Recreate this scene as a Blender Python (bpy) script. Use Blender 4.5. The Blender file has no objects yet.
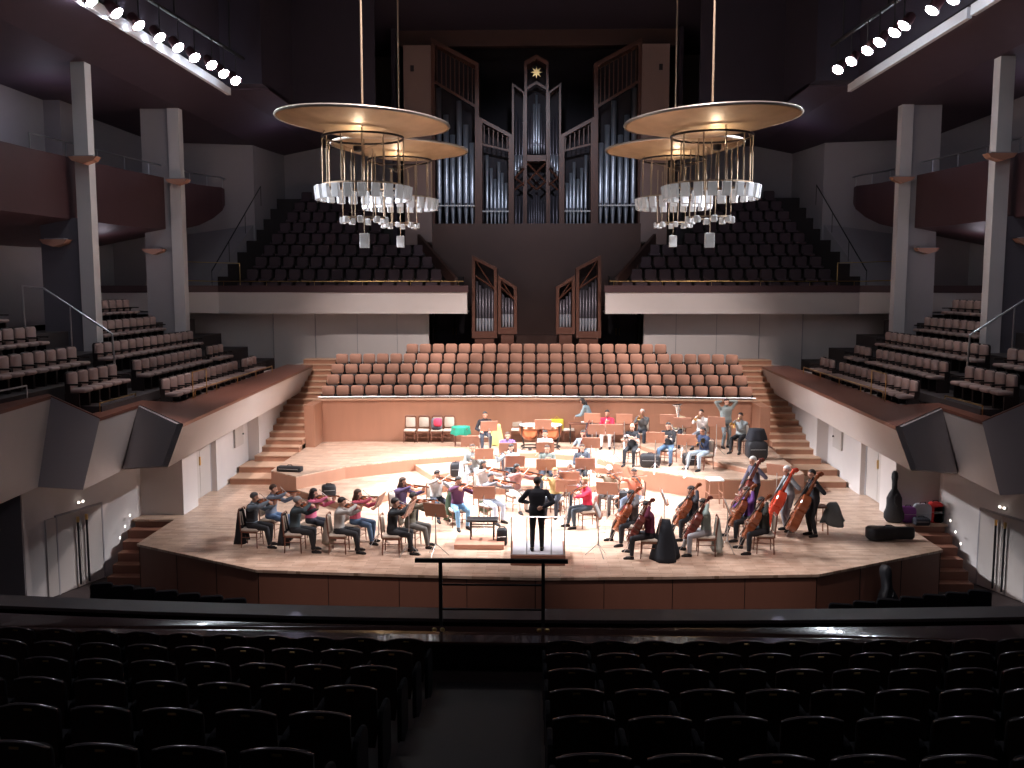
import bpy, math, random
import numpy as np
from mathutils import Vector, Matrix
random.seed(7)
sc = bpy.context.scene
col = sc.collection
# ---------------------------------------------------------------- camera
F, CX, CY = 930.0, 512.0, 384.0
CAMZ = 6.3
VPX, HOR = 536.0, 285.0
PITCH = math.atan((CY-HOR)/F)
YAW = math.atan((VPX-CX)/F)
cd = bpy.data.cameras.new('camera'); cam = bpy.data.objects.new('camera', cd); col.objects.link(cam)
cam.location = (0, 0, CAMZ)
cam.rotation_euler = (math.pi/2-PITCH, 0, YAW)
cd.sensor_width = 36; cd.lens = F/1024*36; cd.clip_end = 300; cd.clip_start = .1
sc.camera = cam
RM = cam.rotation_euler.to_matrix()
def U(px, py, z=None, y=None, x=None):
    d = RM @ Vector(((px-CX)/F, -(py-CY)/F, -1))
    if z is not None: t = (z-CAMZ)/d.z
    elif y is not None: t = y/d.y
    else: t = x/d.x
    return Vector((d.x*t, d.y*t, CAMZ+d.z*t))
# ---------------------------------------------------------------- world, exposure
w = bpy.data.worlds.new('world'); sc.world = w; w.use_nodes = True
w.node_tree.nodes['Background'].inputs[0].default_value = (.5, .45, .6, 1)
w.node_tree.nodes['Background'].inputs[1].default_value = .02
sc.view_settings.view_transform = 'Standard'; sc.view_settings.look = 'None'
sc.view_settings.exposure = 0.68; sc.view_settings.gamma = 1; sc.view_settings.use_curve_mapping = False
# ---------------------------------------------------------------- lights
def spot(name, loc, to, watts, size=60, blend=.6, color=(1, .93, .86), rad=.12):
    l = bpy.data.lights.new(name, 'SPOT'); l.energy = watts; l.spot_size = math.radians(size); l.spot_blend = blend
    l.color = color; l.shadow_soft_size = rad
    o = bpy.data.objects.new(name, l); col.objects.link(o); o.location = loc
    o.rotation_euler = (Vector(to)-Vector(loc)).to_track_quat('-Z', 'Y').to_euler(); return o
def point(name, loc, watts, color=(1, .9, .8), rad=.3):
    l = bpy.data.lights.new(name, 'POINT'); l.energy = watts; l.color = color; l.shadow_soft_size = rad
    o = bpy.data.objects.new(name, l); col.objects.link(o); o.location = loc; return o
LAMPS_L = [(92,1.5),(117,13.5),(139,26),(160,38),(178.5,48),(195,58),(212,65.5),(224,74),(236,81)]
LAMPS_R = [(837.6,70),(851,61.7),(867,51),(879,42.7),(894,33),(903.7,26),(931.6,10.7),(952,0)]
LAMPZ = 13.15
LAMPS = [U(a, b, z=LAMPZ) for a, b in LAMPS_L+LAMPS_R]
STAGE_W = 3600
for i, p in enumerate(LAMPS):
    s = -1 if p.x < 0 else 1
    spot('stage_light', p+Vector((-s*.25, -.1, -.2)), (-s*1.5, 27.5+(p.y-28)*.25, 0), STAGE_W, 48, .7, (.95, .95, 1))
for i, p in enumerate(LAMPS): point('spill_light', p+Vector(((-.3 if p.x < 0 else .3), 0, -.12)), 7, (.8, .88, 1), .06)  # extra points outside the housings, added to make the slot strip gleam
# stage downlights in the centre ceiling, above the frame
for x, y, tx, ty, e in ((-5, 24, -5.4, 28.8, 8500), (0, 24, -2.0, 28.2, 5000), (5, 24, 2.4, 27.0, 5000), (-3, 22.5, -6.5, 24.5, 8500), (3, 22.5, 6.5, 25, 7000)):
    spot('ceiling_light', (x, y, 17.2), (tx, ty, 0), e*.85, 44, .9, (1, .87, .86), .3)
# dim terrace lamps, then fill points without fixtures added by gallery and balconies
for s in (-1, 1):
    for y in (24, 33): point('terrace_light', (s*15.2, y, 7.3), 9, (.95, .85, 1), .2)
    point('gallery_light', (s*11, 41, 11.9), 14, (.75, .7, 1), .3)
    point('gallery_light', (s*15.6, 30, 11.6), 17, (.8, .75, 1), .3)
for s in (-1, 1): spot('house_light', (s*1, 13, 17.3), (s*3.6, 22.6, -.8), 4500, 27, .8, (1, .82, .78), .3)  # unseen spots added to brighten the stage front
for s in (-1, 0, 1): spot('choir_light', (s*9.3, 26.5, 17.3), (s*4.8, 35.8, 2.6), 6500, 44, .9, (1, .85, .8), .3)  # unseen spots added to brighten the choir seats
for s in (-1, 1): point('house_light', (s*8, 7, 15.5), 260, (.85, .85, 1), .5)  # soft fill added to lift the dark parapet facets
spot('organ_light', (0, 30, 17.0), (0, 44, 9.5), 2200, 50, .8, (.8, .85, 1), .3)  # no fixture; added so the organ pipes shine
# ---------------------------------------------------------------- materials
MATS = {}
def mat(name, c, rough=.6, metal=0, noise=0, scale=8, c2=None, emit=None, es=0, spec=.5, alpha=1, trans=0, bump=0, stretch=None, coat=0):
    if name in MATS: return MATS[name]
    m = bpy.data.materials.new(name); m.use_nodes = True; nt = m.node_tree; b = nt.nodes['Principled BSDF']
    b.inputs['Base Color'].default_value = (*c, 1); b.inputs['Roughness'].default_value = rough; b.inputs['Metallic'].default_value = metal
    b.inputs['Specular IOR Level'].default_value = spec; b.inputs['Coat Weight'].default_value = coat
    if trans: b.inputs['Transmission Weight'].default_value = trans
    if noise or c2:
        tc = nt.nodes.new('ShaderNodeTexCoord'); mp = nt.nodes.new('ShaderNodeMapping'); n = nt.nodes.new('ShaderNodeTexNoise')
        nt.links.new(tc.outputs['Object'], mp.inputs[0]); nt.links.new(mp.outputs[0], n.inputs['Vector'])
        if stretch: mp.inputs['Scale'].default_value = stretch
        n.inputs['Scale'].default_value = scale; n.inputs['Detail'].default_value = 4
        mx = nt.nodes.new('ShaderNodeMix'); mx.data_type = 'RGBA'
        k = noise or .3; d = c2 or tuple(v*(1-k) for v in c)
        mx.inputs[6].default_value = (*c, 1); mx.inputs[7].default_value = (*d, 1)
        nt.links.new(n.outputs['Fac'], mx.inputs[0]); nt.links.new(mx.outputs[2], b.inputs['Base Color'])
        if bump:
            bp = nt.nodes.new('ShaderNodeBump'); bp.inputs['Strength'].default_value = bump
            nt.links.new(n.outputs['Fac'], bp.inputs['Height']); nt.links.new(bp.outputs[0], b.inputs['Normal'])
    if emit:
        b.inputs['Emission Color'].default_value = (*emit, 1); b.inputs['Emission Strength'].default_value = es
    MATS[name] = m; return m
def parquet():
    m = mat('parquet', (.5, .35, .24), .38, coat=.15); nt = m.node_tree; b = nt.nodes['Principled BSDF']
    tc = nt.nodes.new('ShaderNodeTexCoord'); mp = nt.nodes.new('ShaderNodeMapping'); br = nt.nodes.new('ShaderNodeTexBrick')
    mp.inputs['Rotation'].default_value = (0, 0, math.radians(0))
    nt.links.new(tc.outputs['Object'], mp.inputs[0]); nt.links.new(mp.outputs[0], br.inputs['Vector'])
    br.inputs['Color1'].default_value = (.64, .47, .36, 1); br.inputs['Color2'].default_value = (.42, .275, .20, 1)
    br.inputs['Mortar'].default_value = (.3, .2, .13, 1); br.inputs['Mortar Size'].default_value = .004; br.inputs['Scale'].default_value = 1
    br.inputs['Brick Width'].default_value = .55; br.inputs['Row Height'].default_value = .1; br.inputs['Bias'].default_value = -.2
    n = nt.nodes.new('ShaderNodeTexNoise'); n.inputs['Scale'].default_value = 3.2; n.inputs['Detail'].default_value = 5
    nt.links.new(tc.outputs['Object'], n.inputs['Vector'])
    mx = nt.nodes.new('ShaderNodeMix'); mx.data_type = 'RGBA'; mx.blend_type = 'MULTIPLY'; mx.inputs[0].default_value = .5
    rp = nt.nodes.new('ShaderNodeValToRGB'); rp.color_ramp.elements[0].position = .3; rp.color_ramp.elements[1].position = .62
    rp.color_ramp.elements[0].color = (.62, .5, .42, 1)
    nt.links.new(n.outputs['Fac'], rp.inputs[0]); nt.links.new(br.outputs['Color'], mx.inputs[6]); nt.links.new(rp.outputs[0], mx.inputs[7])
    nt.links.new(mx.outputs[2], b.inputs['Base Color']); return m
M = dict(
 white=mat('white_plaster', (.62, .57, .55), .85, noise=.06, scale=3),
 grey=mat('grey_plaster', (.36, .34, .35), .85, noise=.08, scale=3),
 column=mat('column_plaster', (.62, .60, .60), .8, noise=.05, scale=3), darkfin=mat('fin_panel', (.13, .12, .14), .8, noise=.06, scale=3),  # lit column end lighter, shaded fin darker: light put into the colours
 facet=mat('facet_panel', (.30, .27, .28), .8, noise=.06, scale=3),  # plaster darkened so the colour carries the shade of camera-facing faces
 ceil=mat('ceiling_wood', (.06, .036, .055), .7, noise=.25, scale=2),
 parquet=parquet(),
 stagewood=mat('stage_wood', (.44, .22, .14), .45, noise=.18, scale=5, stretch=(1, 1, .15)),
 frontwood=mat('stage_front_wood', (.27, .115, .075), .5, noise=.18, scale=4, stretch=(1, 1, .15)),
 ledge=mat('ledge_wood', (.20, .075, .05), .35, noise=.2, scale=4, stretch=(1, .2, 1), coat=.2),
 stepwood=mat('step_wood', (.58, .38, .26), .5, noise=.15, scale=4),
 dwood=mat('dark_wood', (.022, .013, .012), .5, noise=.2, scale=5),
 balcony=mat('balcony_wood', (.07, .03, .034), .55, noise=.2, scale=2),
 terrace=mat('terrace_floor', (.06, .045, .045), .8, noise=.2, scale=3),
 salmon=mat('salmon_fabric', (.56, .30, .215), .9, noise=.12, scale=10),
 rose=mat('rose_fabric', (.44, .31, .28), .9, noise=.12, scale=10),
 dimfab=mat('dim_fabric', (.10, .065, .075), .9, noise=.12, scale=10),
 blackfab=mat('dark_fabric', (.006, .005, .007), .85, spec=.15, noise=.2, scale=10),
 glosswood=mat('gloss_dark_wood', (.018, .008, .007), .2, coat=.3, noise=.2, scale=5),
 ceildark=mat('ceiling_dark', (.022, .015, .030), .7, noise=.25, scale=2),
 organ=mat('organ_wood', (.10, .038, .024), .45, noise=.25, scale=4, stretch=(1, 1, .2)),
 organpale=mat('organ_flank', (.25, .17, .15), .6, noise=.1, scale=3),
 pipe=mat('pipe_metal', (.58, .62, .70), .42, metal=.9, noise=.12, scale=6),
 pipedark=mat('pipe_dark', (.10, .09, .11), .4, metal=.6, noise=.1, scale=6),
 gold=mat('gold_leaf', (.52, .35, .20), .5, metal=.3, noise=.45, scale=2.5),
 rod=mat('rod_metal', (.36, .27, .19), .5, metal=.4, noise=.1, scale=8),
 brass=mat('brass', (.75, .52, .22), .28, metal=1, noise=.1, scale=8),
 steel=mat('steel', (.55, .56, .58), .3, metal=1, noise=.08, scale=8),
 black=mat('black_paint', (.012, .012, .014), .45, noise=.2, scale=10),
 crystal=mat('crystal_glass', (.66, .69, .74), .15, noise=.2, scale=12, trans=.35, emit=(1, .95, .9), es=.05),  # slight glow added to the glass, which is no lamp
 lamp=mat('lamp_glow', (1, 1, 1), .3, emit=(.85, .93, 1), es=60),
 bulb=mat('bulb_glow', (1, 1, 1), .3, emit=(1, .8, .55), es=6),
 redtint=mat('lamp_housing', (.06, .02, .025), .4, noise=.2, scale=10),
 doorp=mat('door_panel', (.50, .45, .42), .7, noise=.06, scale=3),
 niche=mat('niche_dark', (.018, .014, .02), .8, noise=.2, scale=3),
 brown=mat('brown_panel', (.055, .024, .018), .55, noise=.2, scale=3),
 chairwood=mat('chair_wood', (.20, .08, .05), .4, noise=.2, scale=20),
 cream=mat('cream_pad', (.62, .55, .47), .85, noise=.08, scale=20),
 desk=mat('music_desk_wood', (.50, .25, .17), .5, noise=.12, scale=12),
 varnish=mat('violin_varnish', (.30, .085, .035), .25, noise=.35, scale=10, coat=.4),
 redvarnish=mat('red_varnish', (.60, .07, .035), .25, noise=.15, scale=6, coat=.4),
 darkvarnish=mat('dark_varnish', (.17, .04, .03), .25, noise=.35, scale=10, coat=.4),
 paper=mat('paper', (.8, .8, .78), .8, noise=.04, scale=10),
 copper=mat('copper', (.45, .17, .09), .3, metal=.9, noise=.1, scale=8),
 drumskin=mat('drum_skin', (.62, .66, .66), .6, noise=.05, scale=8),
 silver=mat('silver', (.8, .8, .82), .2, metal=1, noise=.05, scale=8),
 case=mat('case_black', (.014, .014, .018), .6, noise=.25, scale=10, bump=.2),
)
def cloth(rgb):
    return mat('cloth_%d_%d_%d' % tuple(int(v*255) for v in rgb), rgb, .9, noise=.18, scale=14)
# ---------------------------------------------------------------- mesh helper
class MB:
    def __init__(s): s.v = []; s.f = []; s.m = []; s.cur = 0
    def add(s, vs, fs):
        n = len(s.v); s.v += [tuple(v) for v in vs]; s.f += [tuple(n+i for i in f) for f in fs]; s.m += [s.cur]*len(fs); return s
    def box(s, x0, x1, y0, y1, z0, z1):
        return s.add([(x0,y0,z0),(x1,y0,z0),(x1,y1,z0),(x0,y1,z0),(x0,y0,z1),(x1,y0,z1),(x1,y1,z1),(x0,y1,z1)],
                     [(0,3,2,1),(4,5,6,7),(0,1,5,4),(1,2,6,5),(2,3,7,6),(3,0,4,7)])
    def prism(s, pts, z0, z1):          # polygon (x,y) extruded in z; z0/z1 numbers or lists
        n = len(pts); a = z0 if isinstance(z0, (list, tuple)) else [z0]*n; b = z1 if isinstance(z1, (list, tuple)) else [z1]*n
        ar = sum(pts[i][0]*pts[(i+1) % n][1]-pts[(i+1) % n][0]*pts[i][1] for i in range(n))
        idx = list(range(n)) if ar > 0 else list(range(n))[::-1]
        vs = [(pts[i][0], pts[i][1], a[i]) for i in idx]+[(pts[i][0], pts[i][1], b[i]) for i in idx]
        return s.add(vs, [tuple(range(n))[::-1], tuple(range(n, 2*n))]+[(i, (i+1) % n, n+(i+1) % n, n+i) for i in range(n)])
    def prism_y(s, pts, y0, y1):        # polygon (x,z) extruded along y
        n = len(pts); vs = [(p[0], y0, p[1]) for p in pts]+[(p[0], y1, p[1]) for p in pts]
        ar = sum(pts[i][0]*pts[(i+1) % n][1]-pts[(i+1) % n][0]*pts[i][1] for i in range(n))
        fs = [tuple(range(n)), tuple(range(n, 2*n))[::-1]]+[(i, n+i, n+(i+1) % n, (i+1) % n) for i in range(n)]
        if ar < 0: fs = [f[::-1] for f in fs]
        return s.add(vs, fs)
    def rbox(s, cx, cy, cz, sx, sy, sz, r=.04, bev=.015, axis='y'):  # rounded box, rounding in the plane normal to axis
        u, v, t = {'y': (sx, sz, sy), 'z': (sx, sy, sz), 'x': (sy, sz, sx)}[axis]
        r = min(r, u/2*.98, v/2*.98)
        def ring(ins):
            out = []
            for q in range(4):
                qx = 1 if q in (0, 3) else -1; qy = 1 if q in (0, 1) else -1
                for k in range(4):
                    a = math.pi/2*(q+k/3)
                    out.append((qx*(u/2-r)+(r-ins)*math.cos(a), qy*(v/2-r)+(r-ins)*math.sin(a)))
            return out
        bev = min(bev, r*.9, t*.4)
        R = [(ring(bev), -t/2), (ring(0), -t/2+bev), (ring(0), t/2-bev), (ring(bev), t/2)]
        vs = []
        for pts, d in R:
            for a, b in pts:
                if axis == 'y': vs.append((cx+a, cy+d, cz+b))
                elif axis == 'z': vs.append((cx+a, cy+b, cz+d))
                else: vs.append((cx+d, cy+a, cz+b))
        n = 16; fs = [tuple(range(n)), tuple(range(3*n, 4*n))[::-1]]
        for k in range(3):
            for i in range(n): fs.append((k*n+i, (k+1)*n+i, (k+1)*n+(i+1) % n, k*n+(i+1) % n))
        if axis != 'y': fs = [f[::-1] for f in fs]
        return s.add(vs, fs)
    def tube(s, pts, r, n=8, cap=True):
        pts = [Vector(p) for p in pts]; m = len(pts); rr = r if isinstance(r, (list, tuple)) else [r]*m
        vs = []; T0 = (pts[1]-pts[0]).normalized(); a = Vector((0, 0, 1)) if abs(T0.z) < .9 else Vector((1, 0, 0))
        N = T0.cross(a).normalized()
        for i, p in enumerate(pts):
            T = ((pts[min(i+1, m-1)]-p).normalized()+(p-pts[max(i-1, 0)]).normalized())
            T = T.normalized() if T.length > 1e-6 else T0
            N = (N-T*N.dot(T)); N = N.normalized() if N.length > 1e-6 else T.orthogonal().normalized()
            B = T.cross(N)
            for k in range(n):
                t = 2*math.pi*k/n; vs.append(p+(N*math.cos(t)+B*math.sin(t))*rr[i])
        fs = []
        for i in range(m-1):
            for k in range(n): fs.append((i*n+k, i*n+(k+1) % n, (i+1)*n+(k+1) % n, (i+1)*n+k))
        if cap: fs += [tuple(range(n))[::-1], tuple(range((m-1)*n, m*n))]
        return s.add(vs, fs)
    def lathe(s, prof, c=(0, 0, 0), n=24, cap=True):   # prof [(r,z)]
        vs = []; fs = []
        for r, z in prof:
            for k in range(n):
                t = 2*math.pi*k/n; vs.append((c[0]+r*math.cos(t), c[1]+r*math.sin(t), c[2]+z))
        for i in range(len(prof)-1):
            for k in range(n): fs.append((i*n+k, i*n+(k+1) % n, (i+1)*n+(k+1) % n, (i+1)*n+k))
        if cap: fs += [tuple(range(n))[::-1], tuple(range((len(prof)-1)*n, len(prof)*n))]
        return s.add(vs, fs)
    def ball(s, c, rx, ry=None, rz=None, n=12, m=8, R=None):
        ry = ry or rx; rz = rz or rx; vs = [Vector((0, 0, -rz))]; c = Vector(c)
        for i in range(1, m):
            a = -math.pi/2+math.pi*i/m
            for k in range(n):
                t = 2*math.pi*k/n; vs.append(Vector((rx*math.cos(a)*math.cos(t), ry*math.cos(a)*math.sin(t), rz*math.sin(a))))
        vs.append(Vector((0, 0, rz)))
        if R is not None: vs = [R @ v for v in vs]
        vs = [v+c for v in vs]; L = len(vs)-1
        fs = [(0, 1+(k+1) % n, 1+k) for k in range(n)]+[(L, L-n+k, L-n+(k+1) % n) for k in range(n)]
        for i in range(m-2):
            for k in range(n): a = 1+i*n; fs.append((a+k, a+(k+1) % n, a+n+(k+1) % n, a+n+k))
        return s.add(vs, fs)
    def xf(s, Mx): s.v = [tuple(Mx @ Vector(v)) for v in s.v]; return s
    def mesh(s, name, mats, smooth=False):
        me = bpy.data.meshes.new(name); me.from_pydata(s.v, [], s.f)
        for m in (mats if isinstance(mats, (list, tuple)) else [mats]): me.materials.append(m)
        if any(s.m): me.polygons.foreach_set('material_index', s.m)
        if smooth: me.polygons.foreach_set('use_smooth', [True]*len(s.f))
        me.update(); return me
    def obj(s, name, mats, parent=None, smooth=False):
        o = bpy.data.objects.new(name, s.mesh(name, mats, smooth)); col.objects.link(o)
        if parent: o.parent = parent
        return o
def tag(o, label=None, cat=None, group=None, kind=None):
    if label: o['label'] = label
    if cat: o['category'] = cat
    if group: o['group'] = group
    if kind: o['kind'] = kind
    return o
def empty(name, loc=(0, 0, 0), rz=0, label=None, cat=None, group=None):
    o = bpy.data.objects.new(name, None); col.objects.link(o); o.empty_display_size = .1
    o.location = loc; o.rotation_euler = (0, 0, rz); return tag(o, label, cat, group)
def struct(name, mb, m, smooth=False): return tag(mb.obj(name, m, None, smooth), kind='structure')
def dup(root, loc, rz, label, group=None):
    r = root.copy(); col.objects.link(r); r.location = loc; r.rotation_euler = (0, 0, rz); r['label'] = label
    if group: r['group'] = group
    for ch in root.children:
        c = ch.copy(); col.objects.link(c); c.parent = r
        for g in ch.children: d = g.copy(); col.objects.link(d); d.parent = c
    return r
def nth(i):
    return ['first','second','third','fourth','fifth','sixth','seventh','eighth','ninth','tenth','eleventh','twelfth','thirteenth','fourteenth','fifteenth','sixteenth','seventeenth','eighteenth','nineteenth','twentieth','twenty-first','twenty-second','twenty-third','twenty-fourth','twenty-fifth','twenty-sixth','twenty-seventh','twenty-eighth','twenty-ninth','thirtieth'][i]
# ================================================================ THE HALL
HF = -1.3                                   # stalls floor
def SY(s, pts): return [(s*a, b) for a, b in pts]
# floor of the stalls and outer shell
struct('floor', MB().box(-19, 19, -3, 48.5, HF-.3, HF), M['terrace'])
mb = MB().box(-19, 19, 48.2, 48.6, HF, 18.2); struct('wall_back', mb, M['grey'])
struct('wall_rear', MB().box(-19, 19, -3.4, -3.0, HF, 18.2), M['grey'])
for s, nm in ((-1, 'left'), (1, 'right')):
    a, b = sorted((s*17.5, s*18.2)); struct('wall_'+nm, MB().box(a, b, -3, 48.4, HF, 18.2), M['grey'])
# stage ------------------------------------------------------------
fr = [U(142, 544, z=0), U(267, 570, z=0), U(400, 574.5, z=0), U(549, 578, z=0)]
frx = [(-9.75, fr[0].y), (-6.2, fr[1].y), (-3.0, fr[2].y), (0, fr[3].y), (3.0, fr[2].y), (6.2, fr[1].y), (9.75, fr[0].y)]
land = 24.35
stage_poly = frx+[(9.75, land), (10.9, land), (10.9, 25.3), (10.1, 25.3), (10.1, 33.4), (-10.1, 33.4), (-10.1, 25.3), (-10.9, 25.3), (-10.9, land), (-9.75, land)]
mb = MB().prism(stage_poly, -.06, 0); struct('floor_stage', mb, M['parquet'])
inset = [(x*.995, y+.04) for x, y in frx]
mb = MB().prism(inset+[(9.7, land+.05), (10.85, land+.05), (10.85, 25.3), (-10.85, 25.3), (-10.85, land+.05), (-9.7, land+.05)], HF, -.06)
struct('trim_1', mb, M['frontwood'])
# vertical joints in the stage front
mb = MB()
for i in range(len(frx)-1):
    (x0, y0), (x1, y1) = frx[i], frx[i+1]; n = max(2, int(math.hypot(x1-x0, y1-y0)/1.15))
    for k in range(n+1):
        t = k/n; mb.tube([((x0+(x1-x0)*t)*.996, y0+(y1-y0)*t+.037, HF), ((x0+(x1-x0)*t)*.996, y0+(y1-y0)*t+.037, -.07)], .008, 4)
struct('trim_2', mb, M['dwood'])
# stairs from stage down to the stalls
for s in (-1, 1):
    mb = MB(); n = 5
    for k in range(n):
        z1 = -.22*(k+1); y1 = land-.32*k; a, b = sorted((s*9.7, s*10.9))
        mb.box(a, b, y1-.32, y1, HF, z1)
    struct('floor_side_stair', mb, M['frontwood'])
    for k in range(3):
        x = s*10.88; y = land-.1-.32*k-.1; z = -.02-.22*k
        o = MB().lathe([(.001, 0), (.035, 0), (.035, .015), (.001, .015)], n=10).obj('step_lamp', mat('steplamp', (.9, .9, .85), .4, emit=(1, .9, .8), es=1.5))
        o.rotation_euler = (0, -s*math.pi/2, 0); o.location = (x, y, z+.18)
        tag(o, 'small round step light, %s down the %s side stair wall' % (nth(k), 'left' if s < 0 else 'right'), 'step light')
# risers -----------------------------------------------------------
def riser(name, pts, z, zb=0):
    struct(name, MB().prism(pts, zb, z-.035), M['stagewood']); 
    struct(name+'_top', MB().prism([(x, y) for x, y in pts], z-.035, z), M['parquet'])
def P(px, py, z): p = U(px, py, z=z); return (p.x, p.y)
BK = 33.5
L1 = [P(296, 489.5, .2), P(343, 504, .2), P(400, 491.5, .2), P(455, 484, .2), P(500, 488, .2), P(560, 489, .2), P(610, 484, .2), P(640, 480, .2), (4.4, 30.5), (3.6, BK), (-7, BK)]
riser('riser_low', L1, .2)
L2 = [P(413, 463.5, .4), P(432, 475, .4), P(470, 469, .4), P(537, 467, .4), P(600, 467.5, .4), P(640, 470, .4), (4.2, BK), (-4.2, BK)]
riser('riser_middle', L2, .4, .2)
L3 = [P(271, 470.6, .6), P(296, 476.5, .6), P(345, 466.5, .6), P(413, 459, .6), P(480, 454, .6), P(537, 452.5, .6), P(590, 456, .6), P(643, 470, .6), P(705, 479, .6), P(770, 480, .6), (-P(271, 470.6, .6)[0], P(271, 470.6, .6)[1]), (8.15, BK), (-8.15, BK)]
riser('riser_high', L3, .6)
L4 = [P(652, 449, .76), P(690, 455, .76), P(725, 463.5, .76), P(750, 469, .76), P(792, 466, .76), (8.1, 33.3), (3.2, 33.3)]
riser('riser_brass', L4, .76, .6)
# stairs beside the choir seats ------------------------------------
for s in (-1, 1):
    mb = MB()
    def stp(y, z, x0=8.12, x1=9.45):
        a, b = sorted((s*x0, s*x1)); mb.box(a, b, y, 38.6, 0, z-.03)
    stp(28.8, .2, 8.16, 9.7); stp(29.7, .4, 8.16, 9.7); stp(30.6, .6)
    tr = MB()
    for k, (y, z, x0, x1) in enumerate([(28.8, .2, 8.16, 9.7), (29.7, .4, 8.16, 9.7), (30.6, .6, 8.12, 9.45)]):
        a, b = sorted((s*x0, s*x1)); tr.box(a, b, y-.02, y+1.0, z-.03, z)
    for k in range(15):
        z = .78+.18*k; y = 31.3+.44*k; stp(y, z); a, b = sorted((s*8.12, s*9.45)); tr.box(a, b, y-.02, y+.5, z-.03, z)
    struct('floor_choir_stair', mb, M['stagewood']); struct('trim_%d' % (3 if s < 0 else 4), tr, M['stepwood'])
# choir terrace: parapet and stepped floor -------------------------
KQ = .0075
def arc(x, y0): return y0-KQ*x*x
def arcstrip(mb, x0, x1, y0, th, z0, z1, n=16):
    xs = [x0+(x1-x0)*i/n for i in range(n+1)]
    mb.prism([(x, arc(x, y0)) for x in xs]+[(x, arc(x, y0)+th) for x in xs[::-1]], z0, z1); return mb
struct('wall_choir_parapet', arcstrip(MB(), -8.05, 8.05, 33.85, .12, .55, 2.12), M['stagewood'])
struct('trim_5', arcstrip(MB(), -8.1, 8.1, 33.8, .24, 2.12, 2.17), M['stepwood'])
for s in (-1, 1):
    a, b = sorted((s*7.78, s*8.14)); struct('trim_%d' % (6 if s < 0 else 7), MB().box(a, b, 32.2, 33.5, .6, 2.1), M['stagewood'])
rail = MB(); xs = [-7.9+15.8*i/20 for i in range(21)]; rail.tube([(x, arc(x, 33.83), 2.25) for x in xs], .02, 6)
for i in range(0, 21, 2): rail.tube([(xs[i], arc(xs[i], 33.83), 2.16), (xs[i], arc(xs[i], 33.83), 2.25)], .012, 5)
tag(rail.obj('handrail', M['steel']), 'thin metal rail along the top of the wooden parapet behind the orchestra', 'handrail')
ROWY = [34.75+.86*k for k in range(5)]; ROWZ = [1.64+.335*k for k in range(5)]
mb = MB()
for k in range(5): arcstrip(mb, -8.08, 8.08, ROWY[k]-.62, 39-ROWY[k], .5, ROWZ[k])
struct('floor_choir', mb, M['dwood'])
# back wall under the organ gallery
for s in (-1, 1):
    mb = MB(); a, b = sorted((s*4.55, s*9.0)); mb.box(a, b, 39.4, 39.7, 0, 5.5)
    a, b = sorted((s*9.0, s*17.5)); mb.box(a, b, 39.45, 39.7, 0, 5.5); struct('wall_gallery_'+('left' if s < 0 else 'right'), mb, M['white'])
    mb = MB()
    for x in (5.9, 7.6, 9.4, 11.2): mb.box(s*x-.012, s*x+.012, 39.385, 39.41 if x < 9 else 39.46, 2.4, 5.4)
    struct('trim_%d' % (8 if s < 0 else 9), mb, M['grey'])
struct('wall_niche', MB().box(-4.6, 4.6, 41.6, 41.8, 2, 9), M['brown'])
struct('floor_niche', MB().box(-4.6, 4.6, 38.4, 41.7, 2.9, 3.15), M['niche'])
for s in (-1, 1):   # dark double doors in the niche
    r = empty('door_%d' % (1 if s < 0 else 2), (s*3.6, 41.2, 3.15)); tag(r, kind='structure')
    for q in (-1, 1):
        d = MB().rbox(q*.44, 0, 1.05, .86, .06, 2.1, .01, .006).obj('door_leaf', M['niche'], r)
        MB().tube([(q*.07, -.07, .95), (q*.07, -.07, 1.25)], .015, 6).obj('door_handle', M['brass'], d)
    MB().box(-1, -.9, -.1, .1, 0, 2.25).box(.9, 1, -.1, .1, 0, 2.25).box(-1, 1, -.1, .1, 2.15, 2.25).obj('door_frame', M['dwood'], r)
# brown stepped panels and bench of the organ niche
mb = MB().box(-1.5, 1.5, 39.6, 41.6, 3.15, 3.4).box(-1.2, 1.2, 40.1, 41.6, 3.4, 3.75).box(-.9, .9, 40.6, 41.6, 3.75, 4.1)
struct('floor_organ_steps', mb, M['brown'])
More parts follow.
